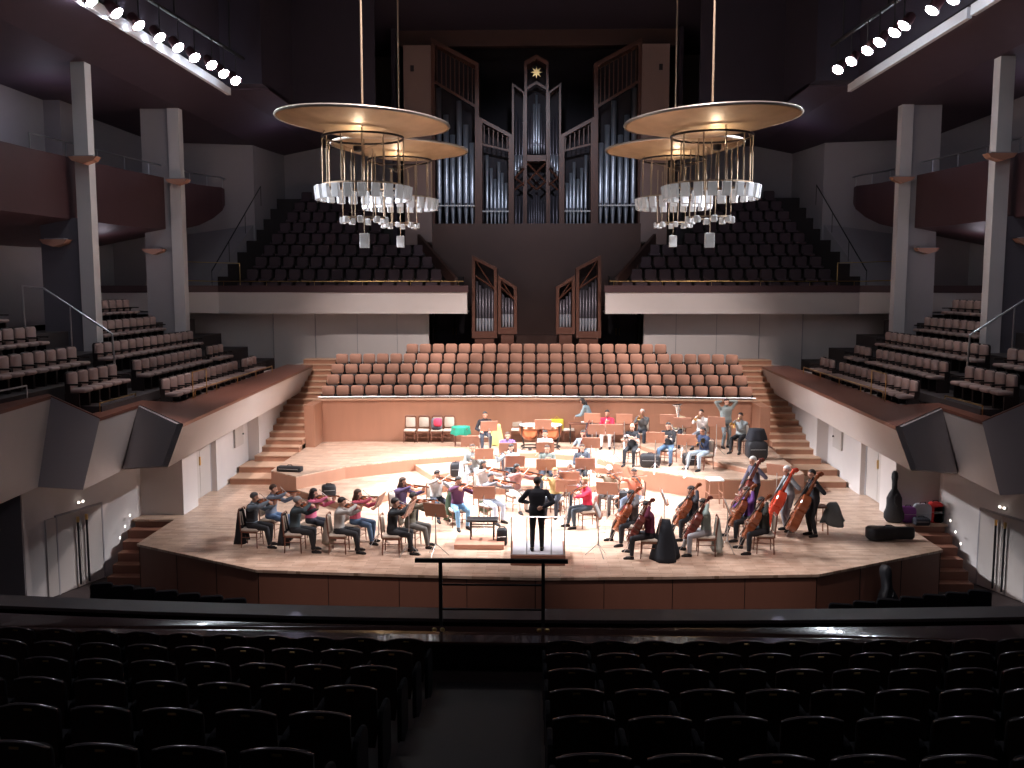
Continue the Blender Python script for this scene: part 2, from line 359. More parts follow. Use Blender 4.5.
# upper gallery either side of the organ: fascia, ledge, steps -----
GY = 38.5
for s in (-1, 1):
    nm = 'left' if s < 0 else 'right'
    pl = [(2.85, GY), (13.2, GY), (15.0, 36.7), (17.4, 35.6)]
    back = [(x, y+.22) for x, y in pl[::-1]]
    struct('wall_fascia_'+nm, MB().prism(SY(s, pl+back), [5.12]*2+[5.25, 5.4]+[5.4, 5.25]+[5.12]*2, [6.0]*2+[6.1, 6.2, 6.2, 6.1]+[6.0]*2), M['white'])
    struct('ceiling_gallery_'+nm, MB().prism(SY(s, [(2.85, GY+.02), (13.2, GY+.02), (15, 36.8), (17.5, 35.7), (17.5, 40), (2.85, 40)]), 5.15, 5.22), M['grey'])
    bk2 = [(x*.998, y+.5) for x, y in pl[::-1]]
    struct('trim_%d' % (10 if s < 0 else 11), MB().prism(SY(s, [(2.8, GY-.04), (13.2, GY-.04), (15, 36.66), (17.4, 35.56)]+bk2), 6.0, 6.28), M['balcony'])
    mb = MB()
    for k in range(10):
        a, b = sorted((s*(3.2+.12*max(0, k-2)), s*15.5)); y = 38.95+.9*k
        mb.box(a, b, y, 48.2, 5.2 if k == 0 else 5.3+.55*(k-1), 5.55+.56*k)
    struct('floor_gallery_'+nm, mb, M['dwood'])
    # pale stringers sloping beside the gallery seats
    def stringer(name, A, B, wdt=.16, m=M['grey']):
        A, B = Vector(A), Vector(B); q = MB(); ax = s*wdt
        q.add([(A.x, A.y, A.z-.5), (A.x+ax, A.y, A.z-.5), (A.x+ax, A.y, A.z), (A.x, A.y, A.z), (B.x, B.y, B.z-.5), (B.x+ax, B.y, B.z-.5), (B.x+ax, B.y, B.z), (B.x, B.y, B.z)],
              [(0,1,2,3),(4,7,6,5),(0,4,5,1),(1,5,6,2),(2,6,7,3),(3,7,4,0)]); struct(name, q, m)
    stringer('trim_%d' % (12 if s < 0 else 13), (s*3.3, 39.2, 6.6), (s*5.3, 42.8, 8.6), .12, M['brown'])
    # angled side wall outside the gallery seats
    struct('wall_wing_'+nm, MB().prism(SY(s, [(12.9, 48.2), (13.3, 44.2), (17.5, 43.2), (17.5, 48.2)]), 5.2, 13.4), M['grey'])
    struct('wall_wing_low_'+nm, MB().prism(SY(s, [(13.35, 44.3), (14.2, 39.5), (17.5, 39.5), (17.5, 44.3)]), 5.2, [9.2, 5.9, 5.9, 9.2]), M['grey'])
    # rails of the gallery
    r = MB(); r.tube([(s*3.0, GY+.1, 6.45), (s*13.2, GY+.1, 6.45), (s*15, 36.8, 6.5)], .022, 6)
    for x in (3.2, 5.2, 7.2, 9.2, 11.2, 13.0): r.tube([(s*x, GY+.1, 6.26), (s*x, GY+.1, 6.45)], .012, 5)
    tag(r.obj('handrail', M['brass']), 'long low brass rail on the %s gallery ledge beside the organ' % nm, 'handrail')
    r = MB(); r.tube([(s*12.4, 38.9, 6.3), (s*12.4, 38.9, 7.2), (s*14.4, 38.2, 7.25), (s*14.4, 38.2, 6.3)], .022, 6)
    tag(r.obj('handrail', M['brass']), 'short raised brass guard rail at the outer end of the %s gallery' % nm, 'handrail')
    r = MB(); r.tube([(s*13.9, 39.8, 6.9), (s*12.95, 44.1, 10.9)], .025, 6)
    for t in (0, .33, .66, 1): r.tube([(s*(13.9-.95*t), 39.8+4.3*t, 6.9+4*t), (s*(13.9-.95*t), 39.8+4.3*t, 6.0+4*t)], .015, 5)
    tag(r.obj('handrail', M['black']), 'dark sloping handrail climbing the %s gallery wall' % nm, 'handrail')
# side walls of the stage -------------------------------------------
for s in (-1, 1):
    nm = 'left' if s < 0 else 'right'
    mb = MB()
    def wb(x0, x1, y0, y1, z0, z1, q=mb): a, b = sorted((s*x0, s*x1)); q.box(a, b, y0, y1, z0, z1)
    wb(9.68, 11.4, 24.85, 25.95, 0, 3.0); wb(9.78, 11.4, 27.85, 31.2, 0, 3.0); wb(9.8, 11.4, 25.95, 27.85, 2.35, 3.0); wb(10.05, 11.4, 25.95, 27.85, 0, 3)
    struct('wall_stage_'+nm, mb, M['white'])
    struct('wall_stair_'+nm, MB().prism(SY(s, [(9.4, 31.0), (9.35, 34), (9.15, 39.4), (10, 39.4), (11, 31.0)]), 0, [2.95, 3.0, 3.0, 3.0, 3.0]), M['white'])
    struct('wall_lower_'+nm, MB().prism(SY(s, [(12.05, 21.1), (10.85, 24.6), (10.85, 25.2), (11.3, 25.2), (12.3, 21.5)]), HF, [1.5, 1.38, 1.38, 1.38, 1.5]), M['white'])
    struct('wall_front_'+nm, MB().box(*sorted((s*12.06, s*17.5)), 21.05, 21.3, HF, 1.5), M['facet'])
    # recessed door on the stage
    r = empty('door_%d' % (3 if s < 0 else 4), (s*9.99, 26.9, 0)); tag(r, kind='structure')
    MB().box(-.04, .04, -.9, -.01, .02, 2.3).obj('door_leaf', M['doorp'], r); MB().box(-.04, .04, .01, .9, .02, 2.3).obj('door_leaf', M['doorp'], r)
    MB().box(*sorted((-s*.05, -s*.09)), -.08, -.02, 1.0, 1.25).obj('door_handle', M['brass'], r)
    MB().box(-.06, .05, -.95, -.9, 0, 2.35).box(-.06, .05, .9, .95, 0, 2.35).obj('door_frame', M['steel'] if 0 else M['grey'], r)
    # tall double door into the stalls with long pull bars
    r = empty('door_%d' % (5 if s < 0 else 6), (s*11.50, 22.66, HF), s*.330); tag(r, kind='structure')
    for q in (-1, 1):
        d = MB().box(-.03, .03, min(q*.01, q*1.05), max(q*.01, q*.71), .02, 1.95).obj('door_leaf', M['doorp'], r)
        pb = MB().tube([(-s*.1, q*.14, .1), (-s*.1, q*.14, 1.70)], .028, 8).obj('pull_bar', M['black'], d)
        MB().tube([(-s*.1, q*.14, 1.70), (-s*.1, q*.14, 1.84)], .036, 8).obj('bar_cap', M['brass'], pb)
    MB().box(-.035, .04, .04-.79, -.71, 0, 2.0).box(-.035, .04, .71, .75, 0, 2.0).box(-.035, .04, -.75, .75, 1.96, 2.0).obj('door_frame', M['grey'], r)
    e = empty('emergency_lamp', (s*11.48, 22.66, .86), s*.330, 'small twin-head emergency lamp above the %s tall door' % nm, 'lamp')
    MB().box(-.03, .03, -.08, .08, -.03, .03).obj('bracket', M['white'], e)
    for q in (-1, 1): MB().ball((-s*.06, q*.07, .02), .035).obj('lamp_head', mat('steplamp', (1, 1, 1)), e, True)
    # wall cabinet
    e = empty('wall_panel', (s*9.74, 29.9, 1.05), 0, 'small flat service panel on the %s stage wall beside the choir stair' % nm, 'panel')
    MB().box(-.03, .03, -.42, .42, 0, .75).obj('cover', M['doorp'], e); MB().ball((-s*.05, .33, .35), .03).obj('knob', M['black'], e, True)
# faceted terrace parapets ------------------------------------------
TZ = 3.1
def side_pts():
    P1 = U(51, 397, z=3.65); P2 = U(100, 419, z=TZ); P3 = U(140, 405.5, z=TZ); P4 = U(183, 425, z=TZ); P5 = U(313, 366, z=TZ)
    P0 = U(0, 412, z=3.65); P0 = P1+(P0-P1)*2.6
    top = [P0, P1, P2, P3, P4, P5]
    def rp(px, py, A, Bq, Cq):       # the point seen at a pixel on the plane through three points
        nn = (Bq-A).cross(Cq-A); d = U(px, py, y=1)-Vector((0, 0, CAMZ)); o = Vector((0, 0, CAMZ)); return o+d*((A-o).dot(nn)/d.dot(nn))
    B4 = U(168, 467, y=P4.y); B3 = rp(124, 469.5, P3, P4, B4); B2 = rp(83, 490, P2, P3, B3); B1 = rp(38, 487, P1, P2, B2); B0 = rp(0, 504, P0, P1, B1); B0 = B1+(B0-B1)*2.6
    B5 = U(258, 420, z=B4.z)
    B5b = Vector((P5.x-.25, P5.y, 2.2))
    return top, [B0, B1, B2, B3, B4, B5b], B5
top, bot, B5 = side_pts()
print('TOP', [tuple(round(c, 2) for c in v) for v in top]); print('BOT', [tuple(round(c, 2) for c in v) for v in bot], B5)
for s in (-1, 1):
    nm = 'left' if s < 0 else 'right'
    T = [Vector((-v.x*s, v.y, v.z)) if s > 0 else v for v in top]; B = [Vector((-v.x, v.y, v.z)) if s > 0 else v for v in bot]
    T = [Vector((s*abs(v.x), v.y, v.z)) for v in top]; B = [Vector((s*abs(v.x), v.y, v.z)) for v in bot]
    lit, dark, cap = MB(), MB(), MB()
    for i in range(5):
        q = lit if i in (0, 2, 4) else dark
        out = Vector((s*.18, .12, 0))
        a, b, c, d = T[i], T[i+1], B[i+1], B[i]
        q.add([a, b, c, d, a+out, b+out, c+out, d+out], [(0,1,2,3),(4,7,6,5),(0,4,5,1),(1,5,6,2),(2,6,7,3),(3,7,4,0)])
    struct('wall_parapet_'+nm, lit, M['white']); struct('wall_facet_'+nm, dark, M['facet'])  # lit and shaded faces of one parapet, set apart by colour
    # soffit from the parapet foot back to the outer wall
    so = MB()
    so.add([B[4], B[5], Vector((s*9.7, B[5].y, 2.1)), Vector((s*9.75, 24.9, 2.0)), Vector((s*10.9, 24.9, 1.5)), B[3]], [(0, 1, 2, 3, 4, 5)])
    struct('ceiling_terrace_'+nm, so, M['white'])
    # ledge (timber top) behind the parapet
    pts = [(T[0].x, T[0].y, 3.65), (T[1].x, T[1].y, 3.65), (T[2].x, T[2].y, TZ), (T[3].x, T[3].y, TZ), (T[4].x, T[4].y, TZ), (T[5].x, T[5].y, TZ),
           (s*10.15, 37.6, TZ-.05), (s*9.85, 25.2, TZ-.05), (s*11.0, 25.3, TZ), (s*11.0, 22.6, TZ), (s*12.1, 22.6, 3.6), (s*12.3, T[0].y, 3.65)]
    led = MB().prism([(p[0]+(0), p[1]) for p in pts], [p[2]-.05 for p in pts], [p[2]+.03 for p in pts]); struct('trim_%d' % (14 if s < 0 else 15), led, M['ledge'])
    # terrace steps
    mb = MB()
    RX = [9.85, 10.9, 12.0, 13.1, 14.2, 15.3]; RZ = [2.8, 3.27, 3.75, 4.3, 4.9, 4.9]
    for k in range(6):
        a, b = sorted((s*RX[k], s*17.5)); mb.box(a, b, 25.3, 38.4, RZ[k-1] if k else 2.5, RZ[k])
    for k in range(1, 6):
        a, b = sorted((s*(RX[k]+.0), s*17.5)); mb.box(a, b, (22.9, 21, 21, 21, 21)[k-1] if k < 2 else 17.0, 25.3, (RZ[k-1] if k > 1 else 2.9), RZ[k])
    struct('floor_terrace_'+nm, mb, M['terrace'])
    # little front rails on the ledge
    def lrail(pts, h, label, m=M['brass']):
        q = MB(); q.tube([(s*x, y, z+h) for x, y, z in pts], .022, 6)
        for x, y, z in pts: q.tube([(s*x, y, z), (s*x, y, z+h)], .016, 5)
        tag(q.obj('handrail', m), label, 'handrail')
    lrail([(9.75, y, 3.1) for y in (26.2, 28, 30, 32, 34)], .22, 'low brass rail in front of the first %s terrace row' % nm)
    lrail([(9.7, 25.9, 3.1), (9.7, 27.0, 3.1)], .75, 'tall brass end rail on the %s terrace ledge' % nm)
    lrail([(10.95, 22.9, 3.1), (10.95, 25.0, 3.1)], .25, 'short low brass rail before the nearest %s terrace seats' % nm)
    lrail([(11.95, 18.5, 3.65), (11.95, 21.4, 3.65)], .3, 'low metal rail on the %s outermost terrace ledge' % nm, M['steel'])
    q = MB(); hp = [(s*14.2, 25.5, 4.9), (s*14.2, 25.5, 6.28), (s*13.6, 25.5, 6.2), (s*11.75, 25.5, 4.95), (s*11.7, 25.5, 3.7)]
    q.tube(hp, .03, 8); q.tube([(s*12.9, 25.5, 4.3), (s*12.9, 25.5, 5.72)], .02, 6)
    tag(q.obj('handrail', M['steel']), 'sloping steel stair handrail between the %s terrace seat blocks' % nm, 'handrail')
    # fins (columns)
    for y, zb, top_z, i in ((27.8, 3.75, 13.2, 0), (35.0, 3.75, 13.2, 1)):
        struct('wall_column', MB().box(*sorted((s*13.28, s*13.7)), y, y+.4, zb, top_z), M['column'])
        if i == 0: struct('wall_fin', MB().box(*sorted((s*13.7, s*14.9)), y+.1, y+.34, zb, 8.3), M['darkfin'])
        else: struct('wall_fin', MB().box(*sorted((s*13.7, s*14.75)), y+.1, y+.34, zb, top_z), M['grey'])
        for z, lab in ((9.95+i*.15, 'upper'), (7.55, 'lower')):
            e = empty('wall_sconce', (s*(13.3 if lab == 'upper' else 14.35), y-.02+(.12 if lab == 'lower' else 0), z), 0, 'wedge-shaped wooden wall lamp bracket, %s one on the %s %s column' % (lab, 'near' if i == 0 else 'far', nm), 'wall lamp')
            MB().prism_y([(-.42, .1), (.42, .1), (.32, -.02), (0, -.12), (-.32, -.02)], -.35, 0).obj('bracket', M['desk'], e)
            MB().box(-.3, .3, -.28, -.05, .1, .14).obj('lamp_cover', M['grey'], e)
    # side balcony above
    NB = 9
    ys = [10, 18, 26, 32, 36.5, 38.5, 40.2, 41.6, 42.4]; zb = [8.15, 8.2, 8.25, 8.3, 8.45, 8.75, 9.15, 9.6, 9.9]; zt = [9.9, 9.95, 10.05, 10.2, 10.35, 10.4, 10.5, 10.6, 10.6]
    xi = [13.95, 13.95, 13.95, 13.95, 13.95, 13.9, 13.9, 13.95, 14.1]
    q = MB(); vs = []
    for i in range(NB): vs += [(s*xi[i], ys[i], zb[i]), (s*xi[i], ys[i], zt[i]), (s*(xi[i]+.2), ys[i], zt[i]), (s*(xi[i]+.2), ys[i], zb[i]), (s*17.5, ys[i], zb[i]-.7), (s*17.5, ys[i], zb[i]+.2)]
    fs = []
    for i in range(NB-1):
        a, b = i*6, (i+1)*6
        fs += [(a, b, b+1, a+1), (a+1, b+1, b+2, a+2), (a+2, b+2, b+3, a+3), (a+3, b+3, b+5, a+5), (a, a+4, b+4, b)]
    e_ = (NB-1)*6; fs += [(e_, e_+3, e_+2, e_+1), (e_, e_+4, e_+5, e_+3)]
    q.add(vs, fs); struct('wall_balcony_'+nm, q, M['balcony'])
    q = MB(); pts = [(s*14.05, y, z+.45) for y, z in zip(ys[2:], zt[2:])]; q.tube(pts, .025, 6)
    for t in range(26, 43, 1):
        z = np.interp(t, ys, zt)
        if t % 2 == 0: q.tube([(s*14.05, t, z), (s*14.05, t, z+.45)], .02, 5)
    tag(q.obj('handrail', M['steel']), 'metal post rail on top of the upper %s side balcony' % nm, 'handrail')
    for y in (21, 29.5, 33, 37.5):    # piers of the outer wall
        pass
    # cross wall behind far terrace
    struct('wall_cross_'+nm, MB().box(*sorted((s*15.3, s*17.5)), 38.4, 38.8, 2.9, 8.8), M['facet'])
    struct('wall_pier_'+nm, MB().box(*sorted((s*16.9, s*17.5)), 33.4, 35.6, 4.9, 13.2), M['facet'])
    # side ceiling with lamp slot edge
    struct('ceiling_side_'+nm, MB().prism_y([(s*11.05, 13.25), (s*13.2, 12.82), (s*17.5, 12.82), (s*17.5, 13.45), (s*11.05, 13.45)], -3, 48.2), M['ceil'])
    q = MB()
    for (y0, y1) in (((20, 24.6), (24.8, 33.9)) if s > 0 else ((20, 33.9),)): q.box(*sorted((s*10.93, s*11.06)), y0, y1, 13.05, 13.32)
    struct('trim_%d' % (16 if s < 0 else 17), q, mat('slot_paint', (.75, .76, .8), .35, noise=.1, scale=8))
    struct('wall_slot_'+nm, MB().box(*sorted((s*9.6, s*11.05)), 33.95, 48.2, 13.25, 13.4), M['ceil'])
    struct('ceiling_lower_'+nm, MB().box(*sorted((s*6.35, s*9.6)), 37.5, 48.2, 13.25, 13.4), M['ceil'])
    struct('wall_header_'+nm, MB().prism(SY(s, [(6.35, 37.4), (9.6, 37.4), (9.6, 33.2), (11.1, 33.2), (11.1, 37.6), (6.35, 37.6)]), 13.3, 17.8), M['ceildark'])
    struct('wall_organ_niche_'+nm, MB().box(*sorted((s*6.35, s*6.55)), 43.0, 48.2, 5, 17.8), M['ceildark'])
    struct('wall_slotside_'+nm, MB().box(*sorted((s*11.05, s*11.2)), -3, 33.2, 13.4, 17.8), M['ceildark'])
struct('ceiling', MB().box(-18, 18, -3, 48.4, 17.75, 17.95), M['ceildark'])
struct('wall_beam', MB().box(-6.4, 6.4, 43.4, 43.8, 17.05, 17.8), M['brown'])
for s, LL in ((-1, LAMPS[:9]), (1, LAMPS[9:])):
    a, b = LL[0], LL[-1]
    d = (b-a)*.08; struct('trim_lamp_bar', MB().tube([a-d+Vector((0, 0, .9)), b+d+Vector((0, 0, .9))], .06, 8), M['black'])
    q = MB()
    for t in (.05, .5, .95): p = a+(b-a)*t; q.tube([p+Vector((0, 0, .9)), (p.x, p.y, 17.8)], .03, 6)
    struct('trim_bar_hangers', q, M['black'])
#@@SEATS
# ================================================================ SEATS
def make_seat(name, fab, frame, fab2=None, w=.5, tip=False):
    r = empty(name)
    if tip: MB().rbox(0, .17, .71, w*1.02, .09, .40, .09, .03).obj('backrest', fab, r, True); MB().rbox(0, .10, .38, w*.9, .08, .30, .07, .03).obj('seat', frame, r, True)
    else: MB().rbox(0, .17, .66, w*.9, .09, .42, .07, .03).obj('backrest', fab, r, True); MB().rbox(0, -.04, .42, w*.86, .44, .1, .05, .03, axis='z').obj('seat', fab2 or fab, r, True)
    f = MB().rbox(0, .235, .64, w*.94, .035, .5, .08, .01)
    for q in (-1, 1):
        f.box(q*w*.5-.02, q*w*.5+.02, -.12, .24, 0, .36); f.box(q*w*.5-.022, q*w*.5+.022, 0 if tip else -.2, .22, .56, .6); f.box(q*w*.5-.015, q*w*.5+.015, .1, .22, .3, .58)
    f.obj('frame', frame, r); return r
def place(proto, state, loc, rz, label, cat, group):
    if not state[0]:
        state[0] = True; proto.location = loc; proto.rotation_euler = (0, 0, rz); tag(proto, label, cat, group); return proto
    o = dup(proto, loc, rz, label, group); return o
# choir rows behind the stage
pr = make_seat('choir_seat', M['salmon'], M['dwood'], w=.47, tip=True); st = [False]
for k in range(5):
    n = 30 if k < 4 else 20; p = .535
    for i in range(n):
        x = (i-(n-1)/2)*p; y = arc(x, ROWY[k])
        place(pr, st, (x, y, ROWZ[k]), -2*KQ*x, 'salmon seat behind the orchestra, %s row up, %s from the left' % (nth(k), nth(i)), 'seat', 'salmon seats behind the stage')
# side terraces
pr = make_seat('terrace_seat', M['rose'], M['dwood'], w=.5); st = [False]
for s in (-1, 1):
    nm = 'left' if s < 0 else 'right'
    rows = [(10.3, 2.8, 25.9, 16), (11.4, 3.27, 26.6, 14), (12.5, 3.75, 26.6, 14), (13.6, 4.3, 28.7, 9), (14.7, 4.9, 28.5, 10)]
    for k, (x, z, y0, n) in enumerate(rows):
        for i in range(n):
            y = y0+.55*i
            if k in (0, 1) and i == n-4: continue
            place(pr, st, (s*x, y, z), -s*math.pi/2, 'rose seat, far block of %s terrace, %s row up, %s from near end' % (nm, nth(k), nth(i)), 'seat', 'rose seats on the side terraces')
    rows = [(11.4, 3.27, 25.0, 5), (12.5, 3.75, 25.0, 8), (13.6, 4.3, 25.0, 6), (14.7, 4.9, 25.0, 4)]
    for k, (x, z, y1, n) in enumerate(rows):
        for i in range(n):
            place(pr, st, (s*x, y1-.55*i, z), -s*math.pi/2, 'rose seat, near block of %s terrace, %s row up, %s from aisle' % (nm, nth(k), nth(i)), 'seat', 'rose seats on the side terraces')
# dark rows beside the organ (single mesh each, no parts at this size)
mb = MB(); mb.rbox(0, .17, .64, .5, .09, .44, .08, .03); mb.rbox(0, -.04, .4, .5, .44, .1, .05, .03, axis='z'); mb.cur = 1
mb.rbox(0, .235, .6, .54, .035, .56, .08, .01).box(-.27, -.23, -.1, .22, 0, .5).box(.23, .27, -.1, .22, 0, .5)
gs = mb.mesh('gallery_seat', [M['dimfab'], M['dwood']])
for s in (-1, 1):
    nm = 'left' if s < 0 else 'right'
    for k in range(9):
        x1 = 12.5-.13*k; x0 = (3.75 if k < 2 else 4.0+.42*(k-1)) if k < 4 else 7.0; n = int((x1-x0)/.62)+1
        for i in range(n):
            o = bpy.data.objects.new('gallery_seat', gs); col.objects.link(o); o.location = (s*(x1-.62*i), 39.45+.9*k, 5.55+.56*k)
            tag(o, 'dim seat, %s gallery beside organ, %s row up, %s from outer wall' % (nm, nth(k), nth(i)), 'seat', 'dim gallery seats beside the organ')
# ================================================================ NEAR BALCONY
BYC = 13.0
def barc(x, y0): return y0+.006*x*x
def bstrip(x0, x1, y0, th, z0, z1, n=24, mb=None):
    mb = mb or MB(); xs = [x0+(x1-x0)*i/n for i in range(n+1)]
    mb.prism([(x, barc(x, y0)) for x in xs]+[(x, barc(x, y0)+th) for x in xs[::-1]], z0, z1); return mb
Zl = 1.62
Zc = 1.45
struct('wall_near_parapet', bstrip(-11, 11, 13.05, .3, -.3, Zc), M['glosswood'])
struct('trim_20', bstrip(-11, 11, 12.98, .46, Zc, Zc+.05), mat('parapet_cap', (.055, .035, .035), .45, noise=.2, scale=5, coat=.1))
struct('trim_21', bstrip(-11, 11, 12.2, .42, [Zl-.19]*25+[Zl-.13]*25, [Zl-.155]*25+[Zl-.095]*25), mat('shelf_gloss', (.05, .025, .02), .16, noise=.2, scale=5, coat=.6))
struct('trim_22', bstrip(-11, 11, 12.58, .05, .8, Zl-.14), M['dwood'])
mb = MB()
RP = 1.13; NR = 7; RY = [11.35-RP*k for k in range(NR)]; RZN = [1.02+.30*k for k in range(NR)]
bstrip(-11, 11, 11.8, 1.3, .3, .98, mb=mb)
for k in range(NR): bstrip(-10.5, 10.5, RY[k]-.62, RP+.02, -.2, RZN[k], mb=mb)
mb.box(-9, 9, -2.9, RY[-1]-.5, 2.0, 3.1)
struct('floor_near_balcony', mb, M['dwood'])
# aisle steps
AX = -.62
mb = MB()
for k in range(NR*2):
    y = RY[0]+.55-RP*.5*k; mb.box(AX-.68, AX+.68, y-RP*.5-.02, y, .3, 1.03+.15*k)
struct('floor_aisle', mb, mat('aisle_wood', (.009, .006, .007), .6, noise=.2, scale=4))
for s in (-1, 1): struct('wall_balcony_end', MB().box(*sorted((s*10.6, s*11)), -3, 13.3, -.3, 2.2), M['dwood'])
def near_seat():
    r = empty('balcony_seat'); w = .5
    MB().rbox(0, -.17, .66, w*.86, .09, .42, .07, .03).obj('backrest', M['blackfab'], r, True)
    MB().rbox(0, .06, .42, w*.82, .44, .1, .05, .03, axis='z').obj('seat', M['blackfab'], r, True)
    f = MB()
    n = 8; prof = []
    for i in range(n+1):
        t = -1+2*i/n; prof.append((t*w*.46, .9-.035*abs(t)**2.5))
    pts = [(w*.42, .35), (w*.46, .5)]+prof[::-1]+[(-w*.46, .5), (-w*.42, .35)]
    f.prism_y(pts[::-1], -.245, -.215); o = f.obj('back_shell', M['glosswood'], r)
    MB().tube([(p[0], -.232, p[1]+.004) for p in prof], .012, 6).obj('top_trim', mat('trim_gloss', (.22, .20, .20), .15, metal=.8, noise=.1, scale=10), r, True)  # bright strip standing in for the gleams on the seat top
    for q in (-1, 1):
        MB().rbox(q*w*.49, 0, .34, .045, .40, .62, .12, .01, axis='x').obj('armrest', M['blackfab'], r)
    MB().rbox(0, -.24, .868, .07, .012, .022, .005, .003).obj('number_plate', M['brass'], r)
    return r
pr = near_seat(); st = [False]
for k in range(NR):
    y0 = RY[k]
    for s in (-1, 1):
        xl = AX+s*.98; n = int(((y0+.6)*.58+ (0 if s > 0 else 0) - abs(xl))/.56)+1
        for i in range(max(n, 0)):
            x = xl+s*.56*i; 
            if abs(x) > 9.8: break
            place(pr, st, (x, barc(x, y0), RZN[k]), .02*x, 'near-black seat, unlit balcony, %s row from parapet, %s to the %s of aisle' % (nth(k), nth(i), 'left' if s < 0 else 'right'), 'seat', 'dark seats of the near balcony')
# centre rail at the head of the aisle
r = empty('guard_rail', (0, 0, 0), 0, 'black metal guard rail at the foot of the balcony aisle', 'guard rail')
yb = 12.72; a = U(441, 628, y=yb); b = U(543, 628, y=yb); tl = U(415, 559, y=yb); tr_ = U(568, 559, y=yb); zt = tl.z
MB().box(tl.x, tr_.x, yb-.03, yb+.03, zt-.045, zt+.01).obj('top_rail', M['black'], r)
for x in (a.x, b.x):
    q = MB().box(x-.025, x+.025, yb-.03, yb+.03, Zl-.6, zt-.04).obj('post', M['black'], r)
    for t in (-1, 1): MB().ball((x+t*.055, yb-.34, Zl-.05), .035, .02, .03).obj('fixing', M['brass'], q, True)
MB().box(a.x, b.x, yb-.012, yb+.012, U(441, 584.5, y=yb).z-.012, U(441, 584.5, y=yb).z+.012).obj('mid_rail', M['black'], r)
MB().box(a.x, b.x, yb-.012, yb+.012, U(441, 609, y=yb).z-.012, U(441, 609, y=yb).z+.012).obj('lower_rail', M['black'], r)
# dark stall seats glimpsed beside the stage
mb = MB(); mb.rbox(0, -.2, .62, .5, .08, .5, .08, .02); mb.rbox(0, .04, .42, .48, .42, .1, .05, .02, axis='z'); mb.box(-.26, -.22, -.2, .2, 0, .6); mb.box(.22, .26, -.2, .2, 0, .6)
ss = mb.mesh('stall_seat', [M['blackfab']])
for s in (-1, 1):
    for i in range(7):
        o = bpy.data.objects.new('stall_seat', ss); col.objects.link(o); o.location = (s*(9.9-.56*i), 20.5-.16*i, HF); o.rotation_euler = (0, 0, -s*.2)
        tag(o, 'black stall seat below the stage front, %s from the %s wall' % (nth(i), 'left' if s < 0 else 'right'), 'seat', 'stall seats at the foot of the stage')
# ================================================================ LAMPS IN THE SLOTS
def stage_lamp(p, i):
    s = -1 if p.x < 0 else 1
    r = empty('stage_spotlight', p, 0, '%s stage spotlight from the far end in the %s ceiling slot' % (nth(8-i) if s < 0 else nth(i-9), 'left' if s < 0 else 'right'), 'spotlight', 'spotlights in the ceiling slots')
    d = (Vector((0, 26, 0))*.9-p).normalized(); R = d.to_track_quat('Z', 'Y').to_matrix().to_4x4()
    MB().lathe([(.06, -.42), (.13, -.36), (.15, -.1), (.2, 0), (.18, 0), (.13, -.08)], n=16, cap=False).xf(R).obj('housing', M['redtint'], r, True)
    MB().lathe([(.001, -.03), (.1, -.03), (.175, -.03), (.13, .03), (.001, .05)], n=16).xf(R).obj('lens', M['lamp'], r, True)
    MB().tube([(0, 0, .02), (0, .0, .9)], .02, 6).obj('hanger', M['black'], r)
for i, p in enumerate(LAMPS): stage_lamp(p, i)
